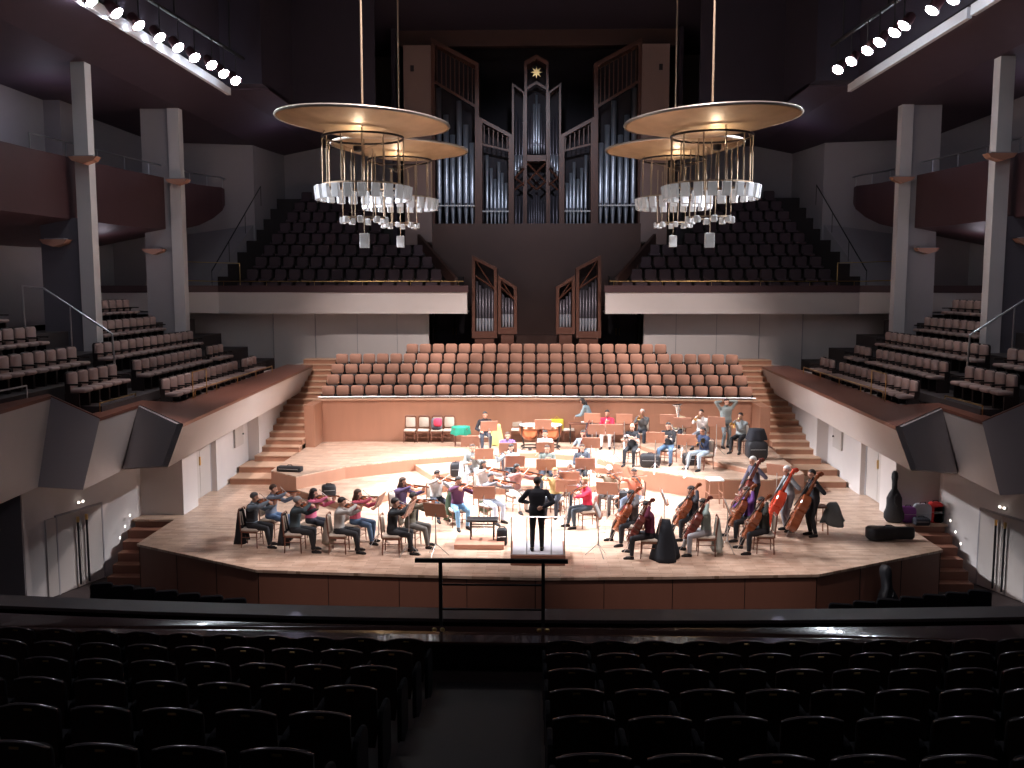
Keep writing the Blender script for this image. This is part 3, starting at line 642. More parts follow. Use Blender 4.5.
# ================================================================ CHANDELIERS
def chandelier(c, label, tilt, back):
    r = empty('chandelier', c, 0, label, 'chandelier', 'disc chandeliers over the stage')
    Rt = Matrix.Rotation(tilt, 4, 'Y')
    R0 = 2.16
    d = MB().lathe([(.001, -.16), (R0*.35, -.11), (R0*.7, .02), (R0*.97, .17), (R0, .2), (R0, .235), (R0*.7, .08), (.3, -.05), (.001, -.06)], n=48, cap=False).xf(Rt)
    disc = d.obj('reflector_disc', M['gold'], r, True)
    MB().lathe([(R0+.02, .17), (R0+.05, .21), (R0+.02, .25), (R0-.01, .21), (R0+.02, .17)], n=48, cap=False).xf(Rt).obj('rim', mat('rim_metal', (.5, .45, .4), .35, metal=.7, noise=.1, scale=8), disc, True)
    MB().tube([(0, 0, .1), (0, 0, 17.8-c[2])], .025, 8).obj('suspension_rod', M['rod'], r)
    zr = -.22
    MB().lathe([(1.0, zr), (1.04, zr), (1.04, zr+.05), (1.0, zr+.05), (1.0, zr)], n=36, cap=False).obj('ring', M['dwood'], r)
    zc = -1.62
    MB().lathe([(1.0, zc+.22), (1.04, zc+.22), (1.04, zc+.26), (1.0, zc+.26), (1.0, zc+.22)], n=36, cap=False).obj('ring', M['rod'], r)
    zs = -2.22
    MB().lathe([(.5, zs), (.56, zs), (.56, zs+.04), (.5, zs+.04), (.5, zs)], n=30, cap=False).obj('small_ring', M['rod'], r)
    for k in range(12):
        t = 2*math.pi*(k+.3)/12; x, y = 1.02*math.cos(t), 1.02*math.sin(t)
        MB().tube([(x, y, zr-.0), (x, y, zc+.26)], .018, 6).obj('hanging_rod', M['rod'], r)
        if k % 3 == 0: MB().tube([(x*.9, y*.9, .05), (x, y, zr)], .015, 5).obj('stay', M['rod'], r)
    for k in range(6):
        t = 2*math.pi*(k+.1)/6; x, y = .53*math.cos(t), .53*math.sin(t)
        MB().tube([(x, y, zr-.3), (x, y, zs+.04)], .015, 6).obj('hanging_rod', M['rod'], r)
    n = 22
    for k in range(n):
        t = 2*math.pi*k/n; x, y = 1.18*math.cos(t), 1.18*math.sin(t)
        q = MB().rbox(0, 0, 0, .1, .22, .34, .03, .01, axis='z').xf(Matrix.Translation((x, y, zc+.03)) @ Matrix.Rotation(t, 4, 'Z') @ Matrix.Rotation(.12, 4, 'Y'))
        q.obj('crystal', M['crystal'], r)
    for k in range(8):
        t = 2*math.pi*k/8; x, y = .55*math.cos(t), .55*math.sin(t)
        MB().rbox(0, 0, 0, .15, .15, .17, .04, .02, axis='z').xf(Matrix.Translation((x, y, zs-.04)) @ Matrix.Rotation(t, 4, 'Z')).obj('crystal', M['crystal'], r)
    MB().tube([(0, 0, zr), (0, 0, zs-.45)], .012, 5).obj('hanging_rod', M['rod'], r)
    MB().rbox(0, 0, zs-.55, .24, .16, .37, .02, .01, axis='z').obj('pendant_crystal', M['crystal'], r)
    up = MB().lathe([(.001, 0), (.07, 0), (.1, .03), (.11, .14), (.1, .14), (.09, .05)], c=(0, -.75, zr-.42), n=16, cap=False).obj('uplight', M['dwood'], r, True)
    MB().lathe([(.001, .1), (.085, .1), (.085, .11), (.001, .12)], c=(0, -.75, zr-.42), n=16).obj('bulb', M['bulb'], up, True)
    MB().tube([(-1.0, -.1, zr+.02), (0, -.75, zr-.4), (1.0, -.1, zr+.02)], .008, 4).obj('stay', M['rod'], r)
    l = point('chandelier_light', (c[0], c[1]-.75, c[2]-.52), 34, (1, .84, .64), .1)
for s in (-1, 1):
    nm = 'left' if s < 0 else 'right'
    chandelier((s*4.40, 24.0, 10.20), 'nearer gold disc chandelier with crystal rings on the %s' % nm, s*-.05, 0)
    chandelier((s*4.40, 30.4, 10.47), 'farther gold disc chandelier with crystal rings on the %s, behind the larger one' % nm, s*-.045, 1)
# ================================================================ ORGAN
OY = 43.2
org = empty('pipe_organ', (0, OY, 8), 0, 'large wooden pipe organ with silver pipes in gabled cases above the stage', 'organ')
def O(px, py, dy=0): p = U(px, py, y=OY+dy); return (p.x, p.z-8)
def opart(name, mb, m, smooth=False): return mb.obj(name, m, org, smooth)
def poly(mb, pts, dy0, dy1): mb.prism_y([O(*p) for p in pts], dy0, dy1)
def frame_case(pts, th, name, depth=.9, m='organ'):
    """pts: outline in px (tl, tr, br, bl); a timber frame of width th px"""
    mb = MB(); cx = sum(p[0] for p in pts)/4; n = 4
    tl, tr, br, bl = pts
    tq = th
    poly(mb, [tl, (tl[0]+tq, tl[1]+(tr[1]-tl[1])*tq/(tr[0]-tl[0])), (bl[0]+tq, bl[1]), bl], -.1, depth)
    poly(mb, [(tr[0]-tq, tr[1]-(tr[1]-tl[1])*tq/(tr[0]-tl[0])), tr, br, (br[0]-tq, br[1])], -.1, depth)
    poly(mb, [(tl[0], tl[1]), (tr[0], tr[1]), (tr[0], tr[1]+tq*1.1), (tl[0], tl[1]+tq*1.1)], -.12, depth)
    poly(mb, [(bl[0], bl[1]-3), (br[0], br[1]-3), br, bl], -.12, depth)
    opart(name, mb, M[m])
    q = MB(); poly(q, [(tl[0]+1, tl[1]+1), (tr[0]-1, tr[1]+1), br, bl], depth-.1, depth); opart('case_back', q, M['niche'])
def pipe(px, ytop, ybot, wpx, m, mouth=None, dy=.25):
    x, z1 = O(px, ytop, dy); _, z0 = O(px, ybot, dy); rr = wpx/2/930*(OY+dy); q = MB()
    zm = z0+(z1-z0)*.16 if mouth is None else O(px, mouth, dy)[1]
    q.lathe([(rr*.25, z0), (rr*.9, zm-.12), (rr, zm), (rr, z1), (rr*.8, z1), (rr*.8, z1-.1)], c=(x, dy, 0), n=14, cap=False)
    p = opart('organ_pipe', q, M[m], True)
    MB().box(x-rr*.55, x+rr*.55, dy-rr-.02, dy-rr+.03, zm, zm+.13).obj('pipe_mouth', M['pipedark'], p)
def mir(pts, s): return pts if s < 0 else [(2*VPX+1-p[0], p[1]) for p in pts][::-1]
for s in (-1, 1):
    mx = (lambda v: v) if s < 0 else (lambda v: 2*VPX+1-v)
    def fc(tl, tr, br, bl, th, name, **k):
        if s < 0: frame_case([tl, tr, br, bl], th, name, **k)
        else: frame_case([(mx(tr[0]), tr[1]), (mx(tl[0]), tl[1]), (mx(bl[0]), bl[1]), (mx(br[0]), br[1])], th, name, **k)
    q = MB(); xs = sorted((O(mx(404), 47)[0], O(mx(431), 47)[0])); q.box(xs[0], xs[1], -.3, 1.2, O(410, 245)[1], O(410, 47)[1]); opart('flank_panel', q, M['organpale'])
    q = MB(); xq = O(mx(413), 70)[0]; q.box(xq-.08, xq+.08, -.33, -.3, O(410, 73)[1], O(410, 67)[1]); opart('vent', q, M['niche'])
    fc((431, 38), (479, 64), (479, 232), (431, 232), 4, 'tower_case')
    fc((479, 117), (512, 135), (512, 234), (479, 234), 3.4, 'side_case')
    # sloping fretwork bars
    q = MB(); poly(q, mir([(434, 80), (477, 106), (477, 109), (434, 83)], s) if s < 0 else [(mx(434), 80), (mx(434), 83), (mx(477), 109), (mx(477), 106)], -.08, 0)
    for k in range(9):
        x = 437+k*4.4; a = O(mx(x), 46+ (x-434)*.55)[1]; b = O(mx(x), 82+(x-434)*.6)[1]; xx = O(mx(x), 60)[0]; q.box(xx-.02, xx+.02, 0, .04, b, a)
    opart('fretwork', q, M['organ'])
    q = MB()
    for k in range(6):
        x = 484+k*4.6; a = O(mx(x), 124+(x-482)*.5)[1]; b = O(mx(x), 142+(x-482)*.3)[1]; xx = O(mx(x), 60)[0]; q.box(xx-.02, xx+.02, 0, .04, b, a)
    poly(q, [(mx(481), 143), (mx(510), 150), (mx(510), 152), (mx(481), 145)] if s < 0 else [(mx(481), 143), (mx(481), 145), (mx(510), 152), (mx(510), 150)], -.05, .03); opart('fretwork', q, M['organ'])
    for px, yt in ((438.5, 88), (446, 115), (452.5, 135), (459, 101), (465.7, 125), (472, 143)): pipe(mx(px), yt, 229, 5.2, 'pipe', 206)
    for px, yt in ((487, 155), (491.3, 168), (495, 179), (498.8, 162), (502.3, 173), (506, 183)): pipe(mx(px), yt, 231, 3.0, 'pipe', 211)
    # mouldings across the pipe feet
    for a, b, y in ((434, 477, 205.5), (482, 509, 211)):
        q = MB(); xs = sorted((O(mx(a), y, .0)[0], O(mx(b), y, 0)[0])); z = O(a, y)[1]; q.box(xs[0], xs[1], -.02, .02, z-.04, z+.02); opart('pipe_rail', q, M['steel'])
    # base panel
    q = MB(); poly(q, [(min(mx(431), mx(479)), 232), (max(mx(431), mx(479)), 232), (max(mx(431), mx(479)), 249), (min(mx(431), mx(479)), 249)], -.2, 1); opart('base_panel', q, M['organ'])
    # centre wing
    fc((512, 83), (525, 93), (525, 236), (512, 236), 2, 'wing_case', depth=.7)
    for px, yt, yb_, w_ in ((516, 112, 176, 2.6), (519.5, 118, 170, 2.6), (522.5, 122, 164, 2.4)): pipe(mx(px), yt, yb_, w_, 'pipedark', dy=.3)
    for px in (515.5, 518.5, 521.5): pipe(mx(px), 155, 178-(px-515)*1.6, 2.4, 'pipe', dy=.16)
    for px in (516, 519.5, 523): pipe(mx(px), 196, 232, 2.6, 'pipedark', dy=.2)
    for pts in ([(515, 178), (525, 168)], [(515, 190), (525, 182)], [(515, 178), (525, 186)]):
        (xa, ya), (xb, yb_) = pts; A = O(mx(xa), ya); B_ = O(mx(xb), yb_); q = MB().tube([(A[0], -.1, A[1]), (B_[0], -.1, B_[1])], .04, 4); opart('fretwork', q, M['organ'])
q = MB()
C = VPX+.5
poly(q, [(C-12, 64), (C-9.5, 66), (C-9.5, 236), (C-12, 236)], -.3, .8); poly(q, [(C+9.5, 66), (C+12, 64), (C+12, 236), (C+9.5, 236)], -.3, .8)
poly(q, [(C-12, 63), (C, 56), (C, 60.5), (C-12, 68)], -.32, .8); poly(q, [(C, 56), (C+12, 63), (C+12, 68), (C, 60.5)], -.32, .8)
poly(q, [(C-10, 156), (C+10, 156), (C+10, 162), (C-10, 162)], -.3, .5); poly(q, [(C-12, 232), (C+12, 232), (C+12, 237), (C-12, 237)], -.32, .8)
poly(q, [(C-10, 88), (C, 82), (C, 85), (C-10, 91)], -.2, 0); poly(q, [(C, 82), (C+10, 88), (C+10, 91), (C, 85)], -.2, 0)
opart('centre_case', q, M['organ'])
q = MB(); poly(q, [(C-11, 66), (C+11, 66), (C+11, 235), (C-11, 235)], .7, .8); opart('case_back', q, M['niche'])
for a, b in (((C-9, 164), (C+9, 182)), ((C+9, 164), (C-9, 182)), ((C-9, 182), (C, 190)), ((C+9, 182), (C, 190))):
    A = O(*a); B_ = O(*b); opart('fretwork', MB().tube([(A[0], -.2, A[1]), (B_[0], -.2, B_[1])], .045, 4), M['organ'])
for k in range(-3, 4):
    pipe(C+k*2.6, 95+abs(k)*9, 154, 2.2, 'pipedark' if abs(k) > 1 else 'pipe', dy=.2); pipe(C+k*2.4, 192+abs(k)*4, 231, 2.2, 'pipedark', dy=.2)
star = MB(); A = O(C, 73); pts = []
for k in range(16): rr = .26 if k % 2 == 0 else .11; t = math.pi*k/8; pts.append((A[0]+rr*math.cos(t), A[1]+rr*math.sin(t)))
star.prism_y(pts, -.16, -.1); opart('star', star, M['brass'])
q = MB(); poly(q, [(431, 234), (C*2-431, 234), (C*2-431, 239), (431, 239)], .3, 1.2); opart('sill', q, M['organ'])
q = MB()
for a, b in ((485, 504), (510, 545), (569, 588)): pass
poly(q, [(479, 239), (C*2-479, 239), (C*2-479, 252), (479, 252)], .6, 1.2); opart('base_panel', q, M['niche'])
q = MB(); poly(q, [(440, 250), (C*2-440, 250), (C*2-440, 312), (440, 312)], .2, .5); opart('lower_panel', q, M['brown'])
q = MB()
for y in (252, 281): poly(q, [(482, y), (C*2-482, y), (C*2-482, y+2), (482, y+2)], .1, .2)
for x in (500, 571): poly(q, [(x, 252), (x+1.2, 252), (x+1.2, 312), (x, 312)], .14, .2)
opart('panel_moulding', q, M['organ'])
struct('wall_organ_back', MB().box(-6.4, 6.4, 47.0, 47.3, 6, 17.8), M['niche'])
# small cases standing in front
SYc = 38.9
def small_case(outline, pipes, label, s):
    pts = [U(p[0], p[1], y=SYc) for p in outline]; x0 = min(p.x for p in pts); zb = pts[2].z
    r = empty('organ_case', ((pts[0].x+pts[1].x)/2, SYc, 3.15), 0, label, 'organ case')
    cxx, z0 = (pts[0].x+pts[1].x)/2, 3.15
    L = [(p.x-cxx, p.z-z0) for p in pts]; tl, tr, br, bl = L; t = .13
    q = MB()
    lp = lambda x: tl[1]+(tr[1]-tl[1])*(x-tl[0])/(tr[0]-tl[0])
    q.prism_y([tl, (tl[0]+t, lp(tl[0]+t)), (bl[0]+t, bl[1]), bl][::-1], -.06, .7); q.prism_y([(tr[0]-t, lp(tr[0]-t)), tr, br, (br[0]-t, br[1])][::-1], -.06, .7)
    q.prism_y([tl, tr, (tr[0], tr[1]-t*1.1), (tl[0], tl[1]-t*1.1)][::-1], -.08, .7); q.prism_y([(bl[0], bl[1]+.28), (br[0], br[1]+.28), br, bl][::-1], -.08, .7)
    mid = lambda x: lp(x)-(.85 if len(pipes) > 5 else .5)
    q.obj('case_frame', M['organ'], r)
    MB().tube([(tl[0]+t, -.03, mid(tl[0])), (tr[0]-t, -.03, mid(tr[0]))], .035, 4).obj('fretwork', M['organ'], r)
    MB().tube([(tl[0]+t, -.03, mid(tl[0]) if s > 0 else lp(tl[0])-.2), (tr[0]-t, -.03, lp(tr[0])-.2 if s > 0 else mid(tr[0]))], .025, 4).obj('fretwork', M['organ'], r)
    MB().prism_y([(tl[0]+.05, tl[1]-.05), (tr[0]-.05, tr[1]-.05), (br[0]-.05, br[1]), (bl[0]+.05, bl[1])][::-1], .62, .7).obj('case_back', M['niche'], r)
    MB().box(bl[0]+t, br[0]-t, -.04, .6, 0, bl[1]+.02).obj('plinth', M['organ'], r)
    n = len(pipes); wd = (tr[0]-tl[0]-2*t)/n
    for k, f in enumerate(pipes):
        x = tl[0]+t+wd*(k+.5); z1 = bl[1]+.28+(mid(x)-bl[1]-.3)*f; zm = bl[1]+.7
        p = MB().lathe([(.01, bl[1]+.28), (wd*.42, zm-.1), (wd*.44, zm), (wd*.44, z1), (wd*.36, z1)], c=(x, .12, 0), n=10, cap=False).obj('organ_pipe', M['pipedark'], r, True)
        MB().lathe([(wd*.30, bl[1]+.29), (wd*.46, zm-.12), (wd*.46, zm+.12)], c=(x, .12, 0), n=10, cap=False).obj('pipe_foot', M['pipe'], p, True)
for s in (-1, 1):
    nm = 'left' if s < 0 else 'right'
    A = [(472, 255), (497, 268), (497, 338), (472, 338)]; B_ = [(498, 275), (517, 287), (517, 334), (498, 334)]
    if s > 0: A = [(2*C-p[0], p[1]) for p in (A[1], A[0], A[3], A[2])]; B_ = [(2*C-p[0], p[1]) for p in (B_[1], B_[0], B_[3], B_[2])]
    small_case(A, [.95, .9, .86, .9, .96, 1], 'taller slanted wooden pipe case on the %s above the choir seats' % nm, s)
    small_case(B_, [.9, .85, .9, .95], 'shorter slanted wooden pipe case beside the niche, %s of centre' % nm, s)
#@@PEOPLE
# ================================================================ INSTRUMENTS
FID = [(0,0),(.012,.09),(.05,.19),(.12,.265),(.2,.29),(.28,.275),(.35,.235),(.385,.235),(.42,.185),(.5,.16),(.58,.168),(.63,.21),(.665,.205),(.73,.222),(.8,.225),(.88,.195),(.95,.12),(.99,.05),(1,0)]
def basis(o, yd, zd):
    y = Vector(yd).normalized(); z = Vector(zd); z = (z-y*z.dot(y)).normalized(); x = y.cross(z)
    m = Matrix((x, y, z)).transposed().to_4x4(); m.translation = Vector(o); return m
def fiddle(Mw, L, th, neck, name, label, cat, m, spike=0, group=None):
    """fiddle-family body along +Y (tail at origin), strings towards +Z"""
    r = empty(name, (0, 0, 0), 0, label, cat, group); r.matrix_world = Mw
    pts = [(w*L, t*L) for t, w in FID]+[(-w*L, t*L) for t, w in FID[::-1][1:-1]]
    q = MB(); n = len(pts); c = Vector((0, L*.5))
    rings = []
    for sc_, z in ((.86, -th*.62), (1, -th*.45), (1, th*.45), (.86, th*.62)):
        rings += [((p[0])*sc_, (p[1]-L*.5)*(sc_ if sc_ == 1 else sc_+.05)+L*.5, z) for p in pts]
    fs = [tuple(range(n))[::-1], tuple(range(3*n, 4*n))]
    for k in range(3):
        for i in range(n): fs.append((k*n+i, k*n+(i+1) % n, (k+1)*n+(i+1) % n, (k+1)*n+i))
    q.add(rings, fs); q.obj('body', M[m], r)
    zt = th*.62
    f = MB(); a = L*.055
    f.add([(-a*.9, L*.62, zt+L*.045), (a*.9, L*.62, zt+L*.045), (a*.6, L+neck*.72, zt*.5+L*.03), (-a*.6, L+neck*.72, zt*.5+L*.03),
           (-a*.9, L*.62, zt+L*.065), (a*.9, L*.62, zt+L*.065), (a*.6, L+neck*.72, zt*.5+L*.05), (-a*.6, L+neck*.72, zt*.5+L*.05)],
          [(0,3,2,1),(4,5,6,7),(0,1,5,4),(1,2,6,5),(2,3,7,6),(3,0,4,7)]); f.obj('fingerboard', M['black'], r)
    g = MB().tube([(0, L*.97, zt*.2), (0, L+neck*.75, zt*.3)], [L*.055, L*.04], 8)
    g.rbox(0, L+neck*.85, zt*.2, L*.085, neck*.22, L*.09, L*.02, .002)
    sp = [(0, L+neck*.93+L*.0+L*.045*math.cos(t)*(1-t/14), zt*.1-L*.03+L*.045*math.sin(t)*(1-t/14)) for t in [k*.5 for k in range(-3, 11)]]
    g.tube(sp, [L*.03]*len(sp), 6); g.obj('neck_and_scroll', M[m], r, True)
    MB().rbox(0, L*.5, zt+L*.035, L*.15, L*.02, L*.1, L*.02, .002).obj('bridge', M['cream'], r)
    t_ = MB(); t_.prism([(-L*.035, L*.04), (L*.035, L*.04), (L*.06, L*.33), (-L*.06, L*.33)], zt+L*.01, zt+L*.035); t_.obj('tailpiece', M['black'], r)
    if L < .6: MB().rbox(L*.12, L*.08, zt+.012, L*.22, L*.14, .02, .02, .005, axis='z').obj('chin_rest', M['black'], r)
    if spike: MB().tube([(0, -spike, 0), (0, .02, 0)], .008 if L < 1 else .012, 6).obj('end_pin', M['steel'], r)
    return r
def bow(p0, p1, label, cat='bow', n=(0, 0, 1)):
    p0, p1 = Vector(p0), Vector(p1); d = p1-p0; L = d.length; m = basis(p0, d, n)
    r = empty('string_bow', (0, 0, 0), 0, label, cat); r.matrix_world = m
    MB().tube([(0, 0, .02), (0, L*.3, .012), (0, L*.7, .014), (0, L, .03), (0, L+.005, 0)], .006, 5).obj('stick', M['chairwood'], r)
    MB().box(-.005, .005, .03, L, -.002, .001).obj('hair', M['paper'], r); MB().rbox(0, .05, .006, .012, .04, .026, .004, .001).obj('frog', M['black'], r)
    return r
def place_root(name, Mw, label, cat, group=None):
    r = empty(name, (0, 0, 0), 0, label, cat, group); r.matrix_world = Mw; return r
def clarinet(Mw, label, m='black', name='clarinet', L=.62):
    r = place_root(name, Mw, label, name)
    MB().lathe([(.011, 0), (.013, .08), (.015, L*.8), (.02, L*.93), (.036, L), (.03, L)], n=12).xf(Matrix.Rotation(-math.pi/2, 4, 'X')).obj('tube', M[m], r, True)
    q = MB()
    for k in range(5): q.ball((0, L*(.25+.11*k), .018), .009, n=6, m=4)
    q.tube([(.014, L*.3, .012), (.014, L*.75, .012)], .004, 5); q.obj('keys', M['silver'], r)
    return r
def flute(Mw, label):
    r = place_root('flute', Mw, label, 'flute')
    MB().tube([(0, 0, 0), (0, .66, 0)], .012, 8).obj('tube', M['silver'], r, True); q = MB()
    for k in range(6): q.ball((0, .25+.055*k, .012), .01, n=6, m=4)
    q.obj('keys', M['silver'], r); MB().rbox(0, .07, .01, .03, .05, .012, .01, .003, axis='z').obj('lip_plate', M['silver'], r); return r
def bassoon(Mw, label):
    r = place_root('bassoon', Mw, label, 'bassoon')
    MB().tube([(0, 0, 0), (0, 1.25, 0), (0, 1.33, 0)], [.03, .022, .028], 8).tube([(.045, .02, 0), (.045, .8, 0)], .022, 8).obj('body', M['darkvarnish'], r, True)
    MB().tube([(.045, .8, 0), (.1, .95, .08), (.05, .9, .2), (0, .82, .28)], .006, 6).obj('crook', M['silver'], r)
    MB().tube([(.0, -.02, 0), (.045, -.02, 0)], .032, 8).obj('boot_cap', M['silver'], r); return r
def bell(q, R, L, y0, n=16, c=(0, 0), r0=.012):
    prof = [(r0, 0), (r0*1.2, L*.4), (r0*1.8, L*.7), (R*.45, L*.88), (R*.75, L*.96), (R, L), (R*.97, L), (R*.6, L*.93), (r0, L*.6)]
    b = MB().lathe(prof, n=n, cap=False).xf(Matrix.Translation((c[0], y0, c[1])) @ Matrix.Rotation(-math.pi/2, 4, 'X')); q.add(b.v, b.f)
def trumpet(Mw, label, m='brass'):
    r = place_root('trumpet', Mw, label, 'trumpet')
    q = MB(); bell(q, .062, .3, .22, c=(0, .03)); q.obj('bell', M[m], r, True)
    MB().tube([(0, 0, -.03), (0, .4, -.03), (0, .44, 0), (0, .4, .03), (0, .22, .03)], .008, 6).tube([(0, .2, .03), (0, .12, .03), (0, .09, 0), (0, .12, -.05), (0, .3, -.05)], .008, 6).obj('tubing', M[m], r, True)
    for k in range(3): MB().tube([(0, .2+.035*k, -.06), (0, .2+.035*k, .07)], .013, 8).obj('valve', M[m], r, True)
    return r
def trombone(Mw, label):
    r = place_root('trombone', Mw, label, 'trombone')
    q = MB(); bell(q, .11, .42, .12, c=(-.07, .05)); q.obj('bell', M['brass'], r, True)
    MB().tube([(-.07, .12, .05), (-.07, -.25, .05), (-.06, -.3, .03), (-.03, -.25, 0), (-.03, 0, 0), (-.03, .2, 0)], .01, 6).obj('tubing', M['brass'], r, True)
    MB().tube([(-.03, 0, 0), (-.03, .95, 0), (0, 1.0, 0), (.03, .95, 0), (.03, .05, 0)], .011, 6).tube([(-.03, .15, 0), (.03, .15, 0)], .008, 6).obj('slide', M['silver'], r, True)
    return r
def horn(Mw, label, m='brass'):
    r = place_root('french_horn', Mw, label, 'horn')
    q = MB(); q.tube([(.12*math.cos(t)*(1-.02*t), 0, .12*math.sin(t)*(1-.02*t)) for t in [k*.35 for k in range(30)]], .011, 6)
    q.tube([(.07*math.cos(t), .02, .07*math.sin(t)) for t in [k*.45 for k in range(15)]], .009, 6); q.obj('coil', M[m], r, True)
    b = MB(); bb = MB(); bell(bb, .155, .36, 0, r0=.016); bb.xf(Matrix.Translation((.05, 0, -.02)) @ Matrix.Rotation(math.pi*.5, 4, 'Z')); b.add(bb.v, bb.f); b.obj('bell', M[m], r, True)
    for k in range(3): MB().tube([(-.03+.03*k, -.03, .05), (-.03+.03*k, .05, .05)], .013, 8).obj('valve', M['silver'], r, True)
    return r
def tuba(Mw, label):
    r = place_root('tuba', Mw, label, 'tuba')
    q = MB(); bb = MB(); bell(bb, .2, .62, 0, r0=.04, n=20); bb.xf(Matrix.Rotation(math.pi/2, 4, 'X')); q.add(bb.v, bb.f); q.obj('bell', M['silver'], r, True)
    MB().tube([(0, 0, .05), (0, 0, -.2), (.08, 0, -.28), (.2, 0, -.25), (.24, 0, -.1), (.24, 0, .2), (.18, 0, .28), (.12, 0, .2), (.12, 0, -.1)], [.045, .042, .04, .036, .032, .028, .024, .02, .016], 10).obj('tubing', M['silver'], r, True)
    for k in range(4): MB().tube([(.1+.04*k, .06, -.05), (.1+.04*k, .06, .12)], .016, 8).obj('valve', M['silver'], r, True)
    return r
# ================================================================ STAGE CHAIR, STAND
def make_chair():
    r = empty('orchestra_chair')
    MB().rbox(0, 0, .44, .42, .42, .07, .05, .025, axis='z').obj('seat', M['cream'], r, True)
    b = MB().rbox(0, -.2, .7, .36, .045, .36, .05, .015); b.xf(Matrix.Translation((0, -.2, .45)) @ Matrix.Rotation(.1, 4, 'X') @ Matrix.Translation((0, .2, -.45))); b.obj('backrest', M['cream'], r, True)
    f = MB().box(-.2, .2, -.2, .2, .375, .41)
    f.tube([(-.19, -.205, .4), (-.19, -.245, .9), (-.15, -.25, .93), (.15, -.25, .93), (.19, -.245, .9), (.19, -.205, .4)], .017, 6); f.obj('frame', M['chairwood'], r)
    for sx in (-1, 1):
        for sy in (-1, 1): MB().tube([(sx*.185, sy*.185, .39), (sx*.2, sy*.2, 0)], [.018, .013], 6).obj('leg', M['chairwood'], r)
    MB().tube([(-.19, .19, .2), (.19, .19, .2)], .009, 5).tube([(-.19, -.19, .2), (.19, -.19, .2)], .009, 5).tube([(-.19, -.19, .26), (-.19, .19, .26)], .009, 5).tube([(.19, -.19, .26), (.19, .19, .26)], .009, 5).obj('stretcher', M['chairwood'], r)
    return r
CH = make_chair(); CHS = [False]
def chair(x, y, z, rz, label):
    if not CHS[0]:
        CHS[0] = True; CH.location = (x, y, z); CH.rotation_euler = (0, 0, rz); return tag(CH, label, 'chair', 'orchestra chairs')
    return dup(CH, (x, y, z), rz, label)
def make_stand():
    r = empty('music_stand')
    R = Matrix.Translation((0, 0, 1.0)) @ Matrix.Rotation(math.radians(-22), 4, 'X')
    MB().rbox(0, 0, .12, .56, .018, .36, .015, .004).box(-.28, .28, -.075, 0, -.08, -.05).xf(R).obj('desk', M['desk'], r)
    MB().box(-.2, .19, -.035, -.015, -.05, .25).xf(R).obj('sheet_music', M['paper'], r)
    MB().tube([(0, 0, .25), (0, .01, 1.02)], .012, 6).tube([(0, 0, .25), (0, 0, .55)], .017, 6).obj('pole', M['steel'], r)
    for k in range(3):
        t = math.pi/2+k*2*math.pi/3; MB().tube([(0, 0, .3), (.3*math.cos(t), .3*math.sin(t), .01)], .009, 5).obj('leg', M['steel'], r)
    return r
ST = make_stand(); STS = [False]
def stand(px, py, z, face, label, desk=True, sc_=1):
    """face: direction the reader looks from (angle in degrees, world) ; sheets towards the reader"""
    p = U(px, py, z=z); rz = math.radians(face)
    if not STS[0]:
        STS[0] = True; ST.location = p; ST.rotation_euler = (0, 0, rz); o = tag(ST, label, 'music stand', 'music stands')
    else: o = dup(ST, p, rz, label)
    return o
# ================================================================ PEOPLE
def ik(a, b, l1, l2, pole):
    a, b, pole = Vector(a), Vector(b), Vector(pole); d = b-a; L = min(d.length, (l1+l2)*.985)
    u = d.normalized(); b = a+u*L
    x = (l1*l1-l2*l2+L*L)/(2*L); h = math.sqrt(max(l1*l1-x*x, 0)); pp = pole-a; pp = pp-u*pp.dot(u)
    pp = pp.normalized() if pp.length > 1e-4 else Vector((0, 0, -1))
    return a+u*x+pp*h, b
_v = None
class Body:
    def __init__(s): s.mb = MB(); s.bones = []
    def cap(s, a, b, r0, r1, zone, n=10):
        a, b = Vector(a), Vector(b); 
        if (b-a).length < 1e-4: b = a+Vector((0, 0, 1e-3))
        s.mb.tube([a, b], [r0, r1], n); s.mb.ball(a, r0, n=n, m=6); s.mb.ball(b, r1, n=n, m=6); s.bones.append((a, b, r0, r1, zone))
    def ell(s, c, rx, ry, rz, R, zone):
        s.mb.ball(c, rx, ry, rz, n=14, m=10, R=R); r = min(rx, ry, rz); s.bones.append((Vector(c), Vector(c)+Vector((0, 0, .001)), (rx+ry+rz)/3, (rx+ry+rz)/3, zone))
    def loft(s, secs, zone):   # secs: centre, rx, ry, xaxis, yaxis
        n = 16; vs = []
        for c, rx, ry, X, Y in secs:
            for k in range(n):
                t = 2*math.pi*k/n; ct, st = math.cos(t), math.sin(t)
                vs.append(Vector(c)+X*rx*math.copysign(abs(ct)**.8, ct)+Y*ry*math.copysign(abs(st)**.8, st))
        fs = [tuple(range(n))[::-1], tuple(range((len(secs)-1)*n, len(secs)*n))]
        for i in range(len(secs)-1):
            for k in range(n): fs.append((i*n+k, i*n+(k+1) % n, (i+1)*n+(k+1) % n, (i+1)*n+k))
        s.mb.add(vs, fs)
        for i in range(len(secs)-1):
            a, b = secs[i], secs[i+1]; s.bones.append((Vector(a[0]), Vector(b[0]), (a[1]+a[2])/2, (b[1]+b[2])/2, zone))
